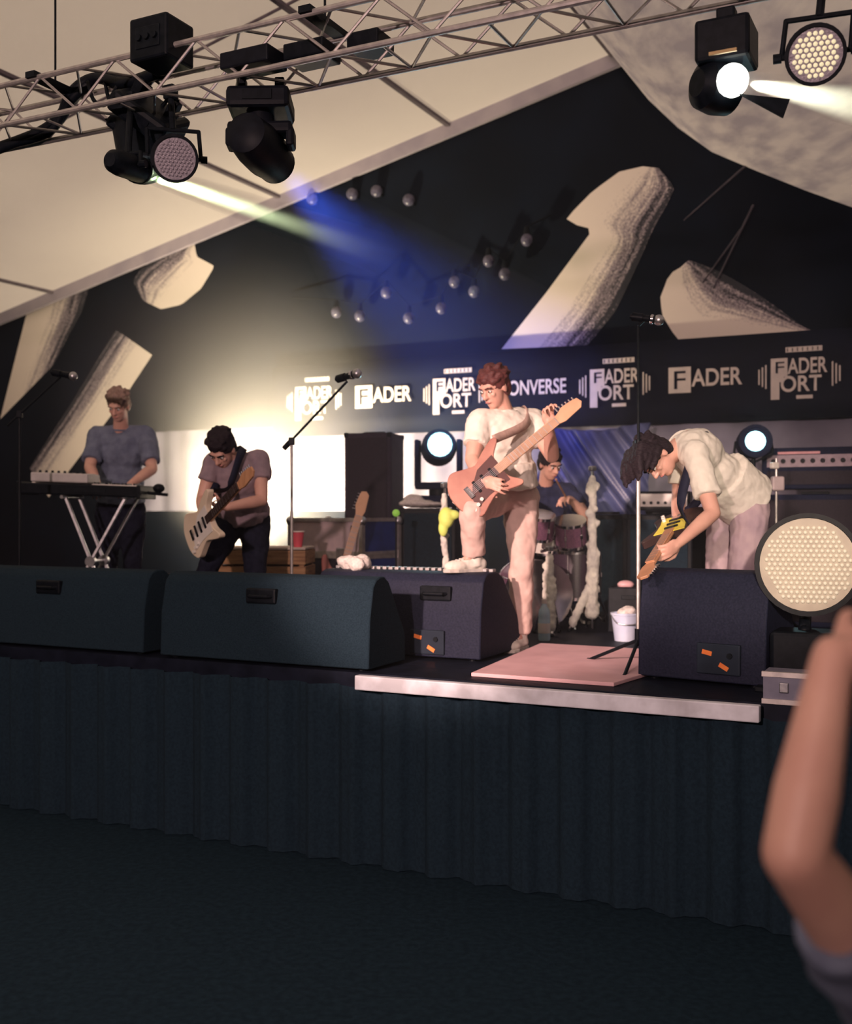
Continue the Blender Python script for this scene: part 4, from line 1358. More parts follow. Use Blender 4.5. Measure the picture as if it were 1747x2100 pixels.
# stands wrapped in white cloth
def wrapped_stand(label, px, t, ytop, legs, extra=None, r=0.034):
    base = P(px, 1050, t); base.z = SZ
    top = Vector((base.x, base.y, P(px, ytop, t).z))
    root = thing('wrapped_stand', base, label, 'stand', None)
    MB().cyl(base + Z * 0.02, top + Z * 0.03, 0.011, n=8).build('pole', CHROME, root)
    mb = MB()
    n_ = 16
    pts = []
    rs = []
    for k in range(n_ + 1):
        u_ = k / n_
        pts.append(base + (top - base) * (0.12 + 0.86 * u_) + Vector((random.uniform(-.008, .008), random.uniform(-.008, .008), 0)))
        rs.append(r * (1.15 - 0.35 * u_ + random.uniform(-0.22, 0.22)))
    mb.chain(pts, rs, 10)
    for k in range(22):
        u_ = random.random()
        p = base + (top - base) * (0.14 + 0.8 * u_)
        a = random.uniform(0, 6.28)
        mb.ell(p + Vector((math.cos(a) * r * 0.9, math.sin(a) * r * 0.9, 0)), (r * 0.55, r * 0.5, r * 0.7), None, 8, 6)
    blob(mb, 'cloth_wrap', WRAP, root, 0.008, 2, 0.012, 0.02)
    for (lx, ly) in legs:
        e = P(lx, 1050, t); e.z = SZ + 0.01; e.y += ly
        s_ = Vector((base.x, base.y, SZ + 0.36))
        MB().cyl(s_, e, 0.010, n=8).build('leg', CHROME, root)
        if ly <= 0:
            mb = MB()
            for k in range(7):
                p = s_.lerp(e, 0.05 + 0.13 * k)
                mb.ell(p, (0.032, 0.03, 0.045), None, 8, 6)
            blob(mb, 'leg_wrap', WRAP, root, 0.008, 2, 0.01, 0.02)
        MB().ell(e, 0.016, n=8, m=6).build('rubber_foot', BLACK, root, True)
    MB().box(top + Z * 0.05, (0.05, 0.04, 0.035), rotz(30)).build('clip', PINKG, root, bevel=0.008)
    return root
wrapped_stand('tall stand wrapped in ragged white cloth, one leg splayed, beside the drums', 1215, 7.95, 975, [(1165, -0.05), (1262, 0.2), (1212, 0.25)], r=0.040)
wrapped_stand('short stand wrapped in white cloth before the bass drum', 1127, 7.68, 1140, [(1100, 0.12), (1152, 0.15), (1128, -0.12)], r=0.038)
ws = wrapped_stand('stand wrapped in white cloth and topped with a yellow-green bulb, beside the black amplifier', 912, 7.7, 1010, [(880, 0.1), (945, 0.1), (912, 0.28)], r=0.026)
mb = MB()
yb = P(915, 1062, 7.62)
mb.ell(yb, (0.055, 0.05, 0.075)).ell(yb + Vector((0.045, 0, 0.02)), (0.05, 0.035, 0.035)).ell(yb + Vector((-0.02, 0, -0.07)), (0.035, 0.03, 0.06))
blob(mb, 'yellow_shade', M('acid_yellow', (0.80, 0.90, 0.22), (0.62, 0.75, 0.16), 0.6, 0, 10, 0), ws, 0.007, 3)
gp_ = P(812, 1052, 8.35)
root = thing('green_indicator', gp_ - Z * 0.03, 'small green indicator lamp clipped beside the black amplifier', 'lamp')
MB().ell(gp_, 0.028).build('lamp_cap', M('green_glow', (0.3, 0.6, 0.1), None, 0.4, 0, 5, 0, emit=(0.4, 0.8, 0.1), estr=0.3), root, True)
MB().cyl(gp_ + Vector((0, 0.02, 0)), Vector((gp_.x, gp_.y + 0.03, SZ)), 0.007, n=6).build('stem', BLACKM, root)
MB().cyl(Vector((gp_.x, gp_.y + 0.03, SZ)), Vector((gp_.x, gp_.y + 0.03, SZ + 0.015)), 0.06, n=14).build('foot', BLACKM, root)

# water bottle, bucket
bp_ = P(1116, 1050, 7.35); bp_.z = SZ
root = thing('water_bottle', bp_, 'pale blue-white water bottle standing by the feet of the standing guitarist', 'bottle')
MB().lathe([(0.036, 0), (0.04, 0.01), (0.04, 0.14), (0.037, 0.15), (0.04, 0.16), (0.036, 0.20), (0.016, 0.235), (0.015, 0.25)], bp_, Z, 20).build('bottle_body', M('bottle_plastic', (0.55, 0.75, 0.85), (0.45, 0.66, 0.8), 0.2, 0, 8), root, 'auto')
MB().lathe([(0.018, 0.245), (0.018, 0.272), (0.015, 0.275)], bp_, Z, 16).build('cap', WHITE, root, 'auto')
MB().lathe([(0.0408, 0.05), (0.0412, 0.052), (0.0412, 0.115), (0.0408, 0.117)], bp_, Z, 20).build('paper_band', WHITE, root, 'auto')
bk = P(1282, 1050, 7.35); bk.z = SZ
root = thing('bucket', bk, 'white bucket stuffed with a towel beside the tall microphone stand', 'bucket')
MB().lathe([(0.07, 0), (0.092, 0.17), (0.097, 0.172), (0.097, 0.185), (0.09, 0.185), (0.068, 0.012)], bk, Z, 22).build('bucket_wall', M('white_blue_plastic', (0.6, 0.66, 0.82), (0.5, 0.56, 0.75), 0.4, 0, 8), root, 'auto')
MB().tube(bez([bk + Vector((-0.096, 0, 0.175)), bk + Vector((-0.06, -0.09, 0.12)), bk + Vector((0.06, -0.09, 0.12)), bk + Vector((0.096, 0, 0.175))]), 0.004, 6).build('bail_handle', STEEL, root)
mb = MB()
for k in range(6):
    mb.ell(bk + Vector((random.uniform(-.04, .04), random.uniform(-.04, .04), 0.18 + random.uniform(0, .03))), (0.045, 0.04, 0.03))
blob(mb, 'towel', TOWEL, root, 0.007, 2, 0.012, 0.03)
bx = P(1283, 1050, 7.9); bx.z = SZ
root = thing('pedal_case', bx, 'low black pedal case with a pink lamp on top, behind the bucket', 'case')
MB().box(bx + Z * 0.16, (0.22, 0.2, 0.32), rotz(-20)).build('case', BLACK, root, bevel=0.01)
MB().ell(bx + Z * 0.335, (0.06, 0.05, 0.03)).build('pink_lamp', M('pink_dome', (0.75, 0.45, 0.48), None, 0.4), root, True)
MB().box(bx + Z * 0.25 - Vector((0, 0.105, 0)), (0.1, 0.012, 0.03), rotz(-20)).build('handle', BLACKM, root, bevel=0.004)

# ------------------------------------------------------------------ guitars
def guitar(label, bc, neck, face, bodymat, guard, kind='strat', neckmat=None, strap=None, strapmat=None, scale=1.0, name='electric_guitar'):
    """bc body centre, neck unit direction, face unit direction of the strings' side"""
    ex = neck.normalized()
    ez = (face - ex * face.dot(ex)).normalized()
    ey = ez.cross(ex)
    fr = frame3(ex * scale, ey * scale, ez * scale, bc)
    root = thing(name, bc, label, 'guitar')
    # body outline, x toward the neck
    ctrl = [(-0.205, 0.0), (-0.19, 0.085), (-0.12, 0.155), (-0.03, 0.125), (0.03, 0.105), (0.10, 0.135), (0.20, 0.165), (0.225, 0.14), (0.16, 0.09), (0.135, 0.045), (0.135, -0.045), (0.15, -0.085), (0.185, -0.135), (0.165, -0.155), (0.09, -0.130), (0.02, -0.105), (-0.05, -0.125), (-0.13, -0.15), (-0.19, -0.085)]
    n_ = len(ctrl)
    ol_ = []
    for i in range(n_):
        p0, p1, p2, p3 = [Vector(ctrl[(i + k) % n_]) for k in (-1, 0, 1, 2)]
        for q in range(4):
            t = q / 4
            p = 0.5 * ((2 * p1) + (-p0 + p2) * t + (2 * p0 - 5 * p1 + 4 * p2 - p3) * t * t + (-p0 + 3 * p1 - 3 * p2 + p3) * t ** 3)
            ol_.append((p.x, p.y))
    MB(fr).prism(ol_, (0, 0, -0.022), (1, 0, 0), (0, 1, 0), (0, 0, 1), 0.044).build('body', bodymat, root, 'auto', bevel=0.010)
    pg = [(-0.12, -0.10), (-0.02, -0.085), (0.05, -0.085), (0.13, -0.09), (0.14, 0.04), (0.14, 0.09), (0.02, 0.075), (-0.06, 0.02), (-0.11, -0.04)]
    MB(fr).prism(pg, (0, 0, 0.0225), (1, 0, 0), (0, 1, 0), (0, 0, 1), 0.003).build('pickguard', guard, root)
    nm = neckmat or WOOD
    MB(fr).box((0.34, 0, 0.014), (0.44, 0.052, 0.022)).build('neck', nm, root, bevel=0.008)
    MB(fr).box((0.33, 0, 0.028), (0.45, 0.052, 0.006)).build('fingerboard', ROSE if neckmat is None else nm, root)
    f0 = None
    for k in range(12):
        xk = 0.555 - 0.40 * (1 - 0.93 ** k) * 1.6
        if f0 is None:
            f0 = MB(fr).box((xk, 0, 0.0318), (0.003, 0.05, 0.0016)).build('fret', STEEL, root); x0 = xk
        else:
            copy_child(f0, fr.to_3x3() @ Vector((xk - x0, 0, 0)), root)
    hs = [(0.555, -0.024), (0.60, -0.036), (0.72, -0.030), (0.745, -0.005), (0.735, 0.03), (0.70, 0.038), (0.63, 0.045), (0.585, 0.03), (0.555, 0.024)]
    MB(fr).prism(hs, (0, 0, 0.006), (1, 0, 0), (0, 1, 0), (0, 0, 1), 0.015).build('headstock', nm, root, bevel=0.003)
    for k in range(6):
        p = Vector((0.60 + k * 0.023, 0.05 - 0.002 * k, 0.012))
        MB(fr).cyl(p - Vector((0, 0.012, 0)), p + Vector((0, 0.012, 0)), 0.005, n=8).build('tuning_peg', CHROME, root)
    for k in range(3):
        MB(fr).box((-0.045 + 0.06 * k, 0.0, 0.028), (0.018, 0.078, 0.010), None).build('pickup', BLACK if guard is not BLACK else WHITE, root, bevel=0.003)
    MB(fr).box((-0.10, 0.0, 0.028), (0.03, 0.075, 0.012)).build('bridge', CHROME, root, bevel=0.003)
    for k in range(3):
        MB(fr).cyl((-0.07 - 0.035 * k, -0.075 - 0.012 * k, 0.024), (-0.07 - 0.035 * k, -0.075 - 0.012 * k, 0.040), 0.011, n=12).build('control_knob', WHITE, root)
    for k in range(6):
        y_ = -0.022 + k * 0.0088
        MB(fr).cyl((-0.10, y_, 0.036), (0.56, y_ * 0.85, 0.0345), 0.0009, n=4).build('string', STEEL, root)
    if strap:
        spts = [fr @ Vector((-0.205, 0, 0))] + strap + [fr @ Vector((0.215, 0.155, 0))]
        pts = bez(spts, 16)
        mb = MB()
        vs = []
        for i, p in enumerate(pts):
            d = (pts[min(i + 1, len(pts) - 1)] - pts[max(i - 1, 0)]).normalized()
            nn = strap_n(p, pts)
            side = d.cross(nn).normalized()
            vs += [p - side * 0.026, p + side * 0.026]
        mb._a(vs, [(2 * i, 2 * i + 1, 2 * i + 3, 2 * i + 2) for i in range(len(pts) - 1)])
        mb.build('strap', strapmat or M('navy_strap', (0.02, 0.022, 0.045), None, 0.7, 0, 30), root, True, solid=0.004)
    return root

def strap_n(p, pts):
    c = sum(pts, Vector()) / len(pts)
    v = p - c
    return v.normalized() if v.length > 1e-4 else Vector((0, -1, 0))

# ------------------------------------------------------------------ people
def hand(mb, wrist, d, palm, thumb_side, curl=0.9, s=1.0, spread=0.09):
    """palm and five fingers; d from wrist to knuckles, palm = facing of the palm"""
    d = d.normalized()
    n_ = (palm - d * palm.dot(d)).normalized()
    sd = d.cross(n_).normalized() * thumb_side        # toward the thumb
    R = Matrix((sd, d, n_)).transposed()
    mb.cap(wrist, wrist + d * 0.03 * s, 0.026 * s, 0.026 * s)
    mb.ell(wrist + d * 0.05 * s, (0.041 * s, 0.052 * s, 0.017 * s), R)
    mb.ell(wrist + d * 0.038 * s + sd * 0.022 * s + n_ * 0.008 * s, (0.018 * s, 0.030 * s, 0.016 * s), R)
    lens = [(0.042, 0.026, 0.02), (0.047, 0.030, 0.022), (0.043, 0.027, 0.021), (0.033, 0.021, 0.018)]
    for k in range(4):
        off = 0.031 - 0.0205 * k
        p = wrist + d * (0.092 - 0.004 * abs(k - 1)) * s + sd * off * s
        ang = curl * (0.75 + 0.1 * k)
        dirn = (d + sd * spread * (1.5 - k)).normalized()
        pts = [wrist + d * 0.07 * s + sd * off * s, p]
        a = 0.0
        for q in range(3):
            a += ang * (0.75, 1.0, 0.8)[q]
            p = p + (dirn * math.cos(a) + n_ * math.sin(a)) * lens[k][q] * s
            pts.append(p)
        mb.chain(pts, [0.0095 * s, 0.0092 * s, 0.0086 * s, 0.0078 * s, 0.007 * s], 10)
    p = wrist + d * 0.025 * s + sd * 0.030 * s + n_ * 0.006 * s
    t1_ = p + (d * 0.55 + sd * 0.75 + n_ * 0.35).normalized() * 0.042 * s
    t2_ = t1_ + (d * 0.8 + sd * 0.25 + n_ * (0.3 + 0.4 * curl)).normalized() * 0.032 * s
    t3_ = t2_ + (d * 0.7 - sd * 0.05 + n_ * (0.4 + 0.5 * curl)).normalized() * 0.024 * s
    mb.chain([p, t1_, t2_, t3_], [0.013 * s, 0.0115 * s, 0.0105 * s, 0.0088 * s], 10)

def person(label, J, shirt, trousers, hair, shoe, hands, face_dir, face_up, hairkind='short', girth=1.0, sleeve=0.55, hem=0.0, extra=None, shoes_dir=None, beard=None):
    """one continuous body; hair, eyes and clothes are its children"""
    foot = min((J['ankL'].z, J['ankR'].z))
    base = Vector(((J['ankL'].x + J['ankR'].x) / 2, (J['ankL'].y + J['ankR'].y) / 2, foot - 0.09))
    root = thing('person', base, label, 'person')
    g = girth
    mb = MB()
    shv = (J['shL'] - J['shR'])
    side = shv.normalized()
    up = (J['neck'] - J['pel']).normalized()
    fwd = side.cross(up).normalized()
    if fwd.dot(face_dir) < 0:
        fwd = -fwd
    Rt = Matrix((side, fwd, up)).transposed()
    ch = J['chest']; pel = J['pel']
    Rc = Rt
    # torso
    mb.ell(ch, (0.165 * g, 0.115 * g, 0.18), Rc)
    mb.ell(ch + (J['neck'] - ch) * 0.55, (0.17 * g, 0.09 * g, 0.09), Rc)
    mid = ch.lerp(pel, 0.5)
    mb.ell(mid, (0.145 * g, 0.105 * g, 0.17), Rc)
    hv = (J['hipL'] - J['hipR']).normalized()
    hu = up
    hf = hv.cross(hu).normalized()
    Rp = Matrix((hv, hf, hv.cross(hf) * -1 if False else hf.cross(hv) * -1)).transposed()
    mb.ell(pel, (0.165 * g, 0.118 * g, 0.12), Rt)
    hd_ = J['head']
    fd = face_dir.normalized()
    fu = (face_up - fd * face_up.dot(fd)).normalized()
    fs = fd.cross(fu)
    Rh = Matrix((fs, fd, fu)).transposed()
    mb.cap(J['neck'] - up * 0.03, hd_ - fu * 0.06 - fd * 0.02, 0.062, 0.055)
    # head: skull, face, jaw, nose, brow, ears
    H = lambda x, y, z: hd_ + fs * x + fd * y + fu * z
    mb.ell(H(0, -0.012, 0.03), (0.075, 0.096, 0.092), Rh, 20, 14)
    mb.ell(H(0, 0.022, -0.035), (0.060, 0.066, 0.085), Rh, 18, 12)
    mb.ell(H(0, 0.048, -0.088), (0.036, 0.030, 0.026), Rh)
    mb.ell(H(0, 0.078, 0.030), (0.050, 0.016, 0.014), Rh)
    mb.chain([H(0, 0.083, 0.012), H(0, 0.106, -0.026)], [0.009, 0.014])
    mb.ell(H(0.012, 0.094, -0.030), (0.010, 0.010, 0.008), Rh); mb.ell(H(-0.012, 0.094, -0.030), (0.010, 0.010, 0.008), Rh)
    for s in (-1, 1):
        mb.ell(H(s * 0.036, 0.066, -0.018), (0.020, 0.016, 0.016), Rh)
        mb.ell(H(s * 0.078, -0.008, -0.004), (0.010, 0.020, 0.032), Rh)
    mb.ell(H(0, 0.083, -0.058), (0.024, 0.011, 0.010), Rh)
    # limbs
    for q in 'LR':
        sh, el, wr = J['sh' + q], J['el' + q], J['wr' + q]
        mb.chain([J['neck'] - up * 0.02, sh], [0.058, 0.062])
        mb.chain([sh, sh.lerp(el, 0.4), el], [0.062 * g, 0.052 * g, 0.041 * g])
        mb.chain([el, el.lerp(wr, 0.3), wr], [0.041 * g, 0.042 * g, 0.027])
        hp, kn, an = J['hip' + q], J['kn' + q], J['ank' + q]
        mb.chain([hp, hp.lerp(kn, 0.35), kn], [0.098 * g, 0.086 * g, 0.056])
        mb.chain([kn, kn.lerp(an, 0.35), an], [0.054, 0.056, 0.037])
        fdn = shoes_dir[q].normalized() if shoes_dir else Vector((fwd.x, fwd.y, 0)).normalized()
        mb.chain([an, an + fdn * 0.10 - Z * 0.055, an + fdn * 0.155 - Z * 0.062], [0.036, 0.030, 0.022])
        mb.ell(an - fdn * 0.03 - Z * 0.05, (0.034, 0.034, 0.034))
        hdn = hands[q]
        hand(mb, wr, hdn[0], hdn[1], hdn[2], hdn[3] if len(hdn) > 3 else 0.9, 1.0)
    body = blob(mb, 'body', SKIN, root, 0.0062, 5)
    for s in (-1, 1):
        e = H(s * 0.032, 0.0795, 0.006)
        eo = MB().ell(e, (0.0115, 0.0115, 0.0085), Rh, 12, 8).build('eye', EYE, root, True)
        MB().ell(e + fd * 0.0085, (0.0062, 0.0042, 0.0062), Rh, 10, 6).build('iris', PUPIL, eo, True)
        MB().chain([H(s * 0.015, 0.096, 0.026), H(s * 0.034, 0.092, 0.031), H(s * 0.052, 0.078, 0.026)], [0.0045, 0.005, 0.004], 8).build('eyebrow', hair or HAIR_D, root, True)
    MB().ell(H(0, 0.0885, -0.060), (0.022, 0.008, 0.0055), Rh, 12, 8).build('lips', LIPM, root, True)
    # hair
    hb_ = MB()
    hb_.ell(H(0, -0.022, 0.045), (0.088, 0.102, 0.092), Rh, 20, 12)
    hb_.ell(H(0, -0.055, -0.005), (0.082, 0.062, 0.085), Rh)
    hb_.ell(H(0, 0.045, 0.088), (0.062, 0.042, 0.032), Rh)
    for s in (-1, 1):
        hb_.ell(H(s * 0.074, -0.005, 0.030), (0.014, 0.035, 0.035), Rh)
    for k in range(26):
        a = random.uniform(0, 6.28); e_ = random.uniform(0.15, 1.35)
        p = H(math.cos(a) * 0.09 * math.cos(e_ * .9), -0.022 + math.sin(a) * 0.098 * math.cos(e_ * .9), 0.045 + 0.092 * math.sin(e_))
        if (p - hd_).dot(fd) > 0.06 and (p - hd_).dot(fu) < 0.06:
            continue
        hb_.ell(p, (0.022, 0.022, 0.016), Rh, 8, 6)
    if hairkind == 'long':
        for k in range(11):
            x_ = (k - 5) * 0.0165
            hb_.chain([H(x_, 0.0, 0.125), H(x_ * 1.1, 0.07, 0.128), H(x_ * 1.15, 0.13, 0.115 + random.uniform(-.01, .01)), H(x_ * 1.1, 0.175 + random.uniform(-.02, .02), 0.10)], [0.026, 0.024, 0.019, 0.009], 8)
        for s in (-1, 1):
            for dz in (0.03, 0.065, 0.095):
                hb_.chain([H(s * 0.082, -0.01, dz), H(s * 0.09, 0.05, dz + 0.005), H(s * 0.085, 0.10 + dz * 0.4, dz + 0.01)], [0.024, 0.021, 0.010], 8)
    if hairkind != 'bald':
        blob(hb_, 'hair', hair, root, 0.0075, 3, 0.012, 0.02)
    if beard:
        bb_ = MB()
        bb_.ell(H(0, 0.06, -0.085), (0.05, 0.042, 0.04), Rh).ell(H(0, 0.075, -0.115), (0.035, 0.03, 0.035), Rh)
        blob(bb_, 'beard', beard, root, 0.007, 3, 0.01, 0.02)
    # shirt
    sb2 = MB()
    k_ = 1.09
    sb2.ell(ch, (0.165 * g * k_ + .006, 0.115 * g * k_ + .008, 0.185), Rc)
    sb2.ell(ch + (J['neck'] - ch) * 0.53, (0.175 * g * k_ + .01, 0.09 * g * k_ + .014, 0.096), Rc)
    sb2.ell(mid, (0.15 * g * k_ + .008, 0.11 * g * k_ + .01, 0.18), Rc)
    hemp = pel - up * hem
    sb2.cyl(mid, hemp, 0.135 * g * k_ + .02, 0.15 * g * k_ + .018, 24)
    sb2.ell(hemp + up * 0.05, (0.172 * g * k_, 0.122 * g * k_ + .01, 0.10), Rt)
    for q in 'LR':
        sh, el = J['sh' + q], J['el' + q]
        sb2.chain([J['neck'] - up * 0.028, sh], [0.070, 0.078])
        e = sh.lerp(el, sleeve)
        sb2.cyl(sh, e, 0.072 * g, 0.072 * g, 16)
        sb2.ell(sh, 0.074 * g)
    so = blob(sb2, 'shirt', shirt, root, 0.009, 4, 0.028, 0.09)
    # neckline rib
    MB().lathe([(0.066, 0), (0.080, 0.002), (0.078, 0.016), (0.066, 0.016)], J['neck'] - up * 0.005, up, 24).build('collar', shirt, so, 'auto')
    # trousers
    tb = MB()
    tb.ell(pel - up * 0.03, (0.172 * g + .01, 0.125 * g + .012, 0.115), Rt)
    for q in 'LR':
        hp, kn, an = J['hip' + q], J['kn' + q], J['ank' + q]
        tb.chain([hp, hp.lerp(kn, 0.4), kn], [0.108 * g, 0.098 * g, 0.076])
        tb.ell(pel.lerp(hp, 0.6), 0.11 * g)
        tb.cyl(kn, an.lerp(kn, 0.04), 0.075, 0.068, 18)
    blob(tb, 'trousers', trousers, root, 0.009, 4, 0.030, 0.10)
    # shoes
    for q in 'LR':
        an = J['ank' + q]
        fdn = shoes_dir[q].normalized() if shoes_dir else Vector((fwd.x, fwd.y, 0)).normalized()
        sdn = fdn.cross(Z).normalized()
        un = sdn.cross(fdn)
        Rs = Matrix((sdn, fdn, un)).transposed()
        s2 = MB()
        o_ = an - Z * 0.0
        s2.ell(o_ + fdn * 0.115 - un * 0.055, (0.048, 0.085, 0.036), Rs)
        s2.ell(o_ + fdn * 0.03 - un * 0.045, (0.042, 0.085, 0.044), Rs)
        s2.ell(o_ - fdn * 0.035 - un * 0.045, (0.040, 0.048, 0.044), Rs)
        s2.cyl(o_ - un * 0.06, o_ + un * 0.012, 0.05, 0.046, 16)
        sh_ = blob(s2, 'shoe', shoe, root, 0.007, 4)
        out = [(-0.032, -0.075), (-0.042, -0.03), (-0.040, 0.06), (-0.050, 0.13), (-0.040, 0.185), (0, 0.205), (0.042, 0.185), (0.048, 0.12), (0.038, 0.05), (0.040, -0.03), (0.030, -0.075)]
        MB().prism(out, o_ - un * 0.092, sdn, fdn, un, 0.022).build('sole', RUBBER, sh_, bevel=0.004)
        for k in range(4):
            c_ = o_ + fdn * (0.06 + 0.025 * k) - un * (0.008 + 0.006 * k)
            MB().cyl(c_ - sdn * 0.025, c_ + sdn * 0.025, 0.004, n=6).build('lace', WHITE, sh_)
    return root
# ------------------------------------------------------------------ the players
def V(x, y, z):
    return Vector((x, y, z))

def lens_report(nm, J):
    pass

def fingers(target, wrist):
    return (target - wrist)

# standing guitarist, one foot on the purple wedge
G1 = dict(head=P(1013, 796, 6.74), neck=P(1036, 846, 6.82), chest=P(1036, 898, 6.82), pel=P(1040, 1000, 6.86),
          shR=P(983, 866, 6.72), shL=P(1092, 864, 6.92),
          elR=P(968, 942, 6.62), wrR=P(990, 985, 6.42), elL=P(1132, 935, 6.78), wrL=P(1125, 872, 6.56),
          hipR=P(1016, 1018, 6.80), hipL=P(1068, 1018, 6.92),
          knR=P(968, 1050, 6.42), ankR=P(972, 1141, 6.52), knL=P(1070, 1158, 6.80), ankL=P(1066, 1302, 6.86))
g1n = (P(1180, 836, 6.42) - P(992, 992, 6.38)).normalized()
g1f = V(-0.15, -1, 0.1)
person('person in white tee and pale trousers playing guitar, one foot on the wedge monitor', G1, TEE_W, JEAN_P, HAIR_R, SHOE_W,
       {'R': (P(1015, 992, 6.36) - G1['wrR'], V(0.3, 1, -0.1), -1, 0.7), 'L': (V(-0.1, -0.3, 1), V(0.2, -0.7, -0.2), 1, 1.1)},
       V(-0.62, -0.62, -0.42), V(-0.25, -0.25, 1), shoes_dir={'R': V(-0.85, -0.45, 0), 'L': V(-0.45, -0.9, 0)}, sleeve=0.62, girth=1.08)
guitar('brown electric guitar raised by the standing guitarist', P(990, 990, 6.42), g1n, g1f, M('brown_burst', (0.52, 0.26, 0.20), (0.36, 0.15, 0.12), 0.3, 0, 6), M('tortoise_guard', (0.10, 0.04, 0.04), None, 0.3), neckmat=M('amber_maple', (0.62, 0.37, 0.23), (0.50, 0.28, 0.16), 0.45, 0, 8), strapmat=M('tan_strap', (0.55, 0.38, 0.33), None, 0.7, 0, 30), strap=[P(968, 965, 6.92), P(1000, 900, 7.06), P(1062, 850, 7.04), P(1082, 838, 6.90), P(1078, 870, 6.72)])

# bowed guitarist at the left
G2 = dict(head=P(455, 922, 7.34), neck=P(486, 945, 7.50), chest=P(490, 980, 7.52), pel=P(500, 1058, 7.66),
          shR=P(438, 950, 7.44), shL=P(532, 945, 7.54),
          elR=P(414, 1025, 7.40), wrR=P(418, 1058, 7.16), elL=P(537, 1026, 7.42), wrL=P(466, 1040, 7.22),
          hipR=P(474, 1068, 7.66), hipL=P(524, 1066, 7.66),
          knR=P(432, 1150, 7.36), ankR=P(392, 1280, 7.46), knL=P(522, 1172, 7.50), ankL=P(514, 1276, 7.66))
person('person in mauve-grey tee and dark jeans bowed over a cream guitar', G2, TEE_M, JEAN_D, HAIR_D, SHOE_D,
       {'R': (P(425, 1085, 7.08) - G2['wrR'], V(0.3, 0.9, 0.2), -1, 0.6), 'L': (V(-0.75, -0.3, 0.1), V(0.0, -0.4, 0.9), 1, 1.1)},
       V(-0.25, -0.62, -0.74), V(-0.15, -0.70, 0.62), shoes_dir={'R': V(-0.6, -0.8, 0), 'L': V(0.1, -1, 0)}, sleeve=0.5)
guitar('cream electric guitar hanging low on the bowed guitarist', P(416, 1082, 7.06), V(0.50, -0.62, 0.42), V(-0.25, -0.6, 0.1), M('cream_lacquer', (0.82, 0.70, 0.55), (0.74, 0.62, 0.48), 0.25, 0, 5), WHITE, strap=[P(430, 1020, 7.32), P(478, 935, 7.62), P(500, 918, 7.55), P(492, 935, 7.36), P(468, 1000, 7.25)])

# bent-over guitarist at the right
G3 = dict(head=P(1344, 938, 6.06), neck=P(1392, 908, 6.16), chest=P(1432, 930, 6.22), pel=P(1522, 1022, 6.42),
          shL=P(1425, 932, 6.00), shR=P(1398, 925, 6.40),
          elL=P(1462, 1052, 5.86), wrL=P(1394, 1112, 5.74), elR=P(1392, 1020, 6.40), wrR=P(1388, 1070, 6.14),
          hipL=P(1540, 1050, 6.34), hipR=P(1492, 1048, 6.52),
          knL=P(1522, 1190, 6.26), ankL=P(1512, 1322, 6.36), knR=P(1472, 1184, 6.50), ankR=P(1466, 1312, 6.60))
g3n = (P(1332, 1174, 5.50) - P(1388, 1082, 6.02)).normalized()
person('person in white tee and pale grey trousers bent double over a guitar', G3, TEE_W, JEAN_G, HAIR_D, SHOE_D,
       {'L': (P(1366, 1132, 5.70) - G3['wrL'], V(-0.2, 0.8, 0.2), 1, 0.9), 'R': (P(1400, 1095, 6.0) - G3['wrR'], V(0.3, 0.6, -0.4), -1, 0.6)},
       V(-0.25, -0.30, -0.92), V(-0.92, -0.20, 0.25), hairkind='long', sleeve=0.72, shoes_dir={'L': V(-0.9, -0.5, 0), 'R': V(-0.9, -0.4, 0)}, hem=0.03)
guitar('dark electric guitar with a yellow pickguard held by the bent-over guitarist', P(1386, 1080, 6.08), g3n, V(-0.55, -0.75, 0.25), M('dark_burst', (0.05, 0.03, 0.03), (0.03, 0.02, 0.02), 0.3, 0, 6), M('yellow_guard', (0.85, 0.75, 0.10), (0.75, 0.62, 0.08), 0.35, 0, 8), neckmat=M('orange_maple', (0.66, 0.32, 0.18), None, 0.45), strap=[P(1440, 1010, 6.22), P(1448, 900, 6.16), P(1432, 892, 6.10), P(1412, 960, 5.98), P(1396, 1040, 5.96)])

# keyboard player
K = dict(head=P(243, 832, 8.82), neck=P(248, 882, 8.96), chest=P(249, 930, 9.0), pel=P(247, 1030, 9.05),
         shR=P(200, 893, 8.98), shL=P(300, 893, 8.98), elR=P(184, 958, 8.82), wrR=P(200, 990, 8.60), elL=P(312, 962, 8.82), wrL=P(268, 992, 8.60),
         hipR=P(224, 1045, 9.05), hipL=P(270, 1045, 9.05), knR=P(222, 1150, 9.0), ankR=P(218, 1241, 9.06), knL=P(272, 1150, 9.0), ankL=P(276, 1241, 9.06))
person('person in slate-blue tee standing behind the keyboard', K, TEE_B, JEAN_D, M('sandy_hair', (0.34, 0.22, 0.18), (0.22, 0.14, 0.12), 0.6, 0, 40, 0.4), SHOE_D,
       {'R': (V(0.1, -0.8, -0.45), V(0, -0.3, -1), 1, 0.5), 'L': (V(-0.2, -0.8, -0.45), V(0, -0.3, -1), -1, 0.5)},
       V(-0.15, -0.82, -0.5), V(0, -0.5, 0.85), girth=1.08, sleeve=0.8)

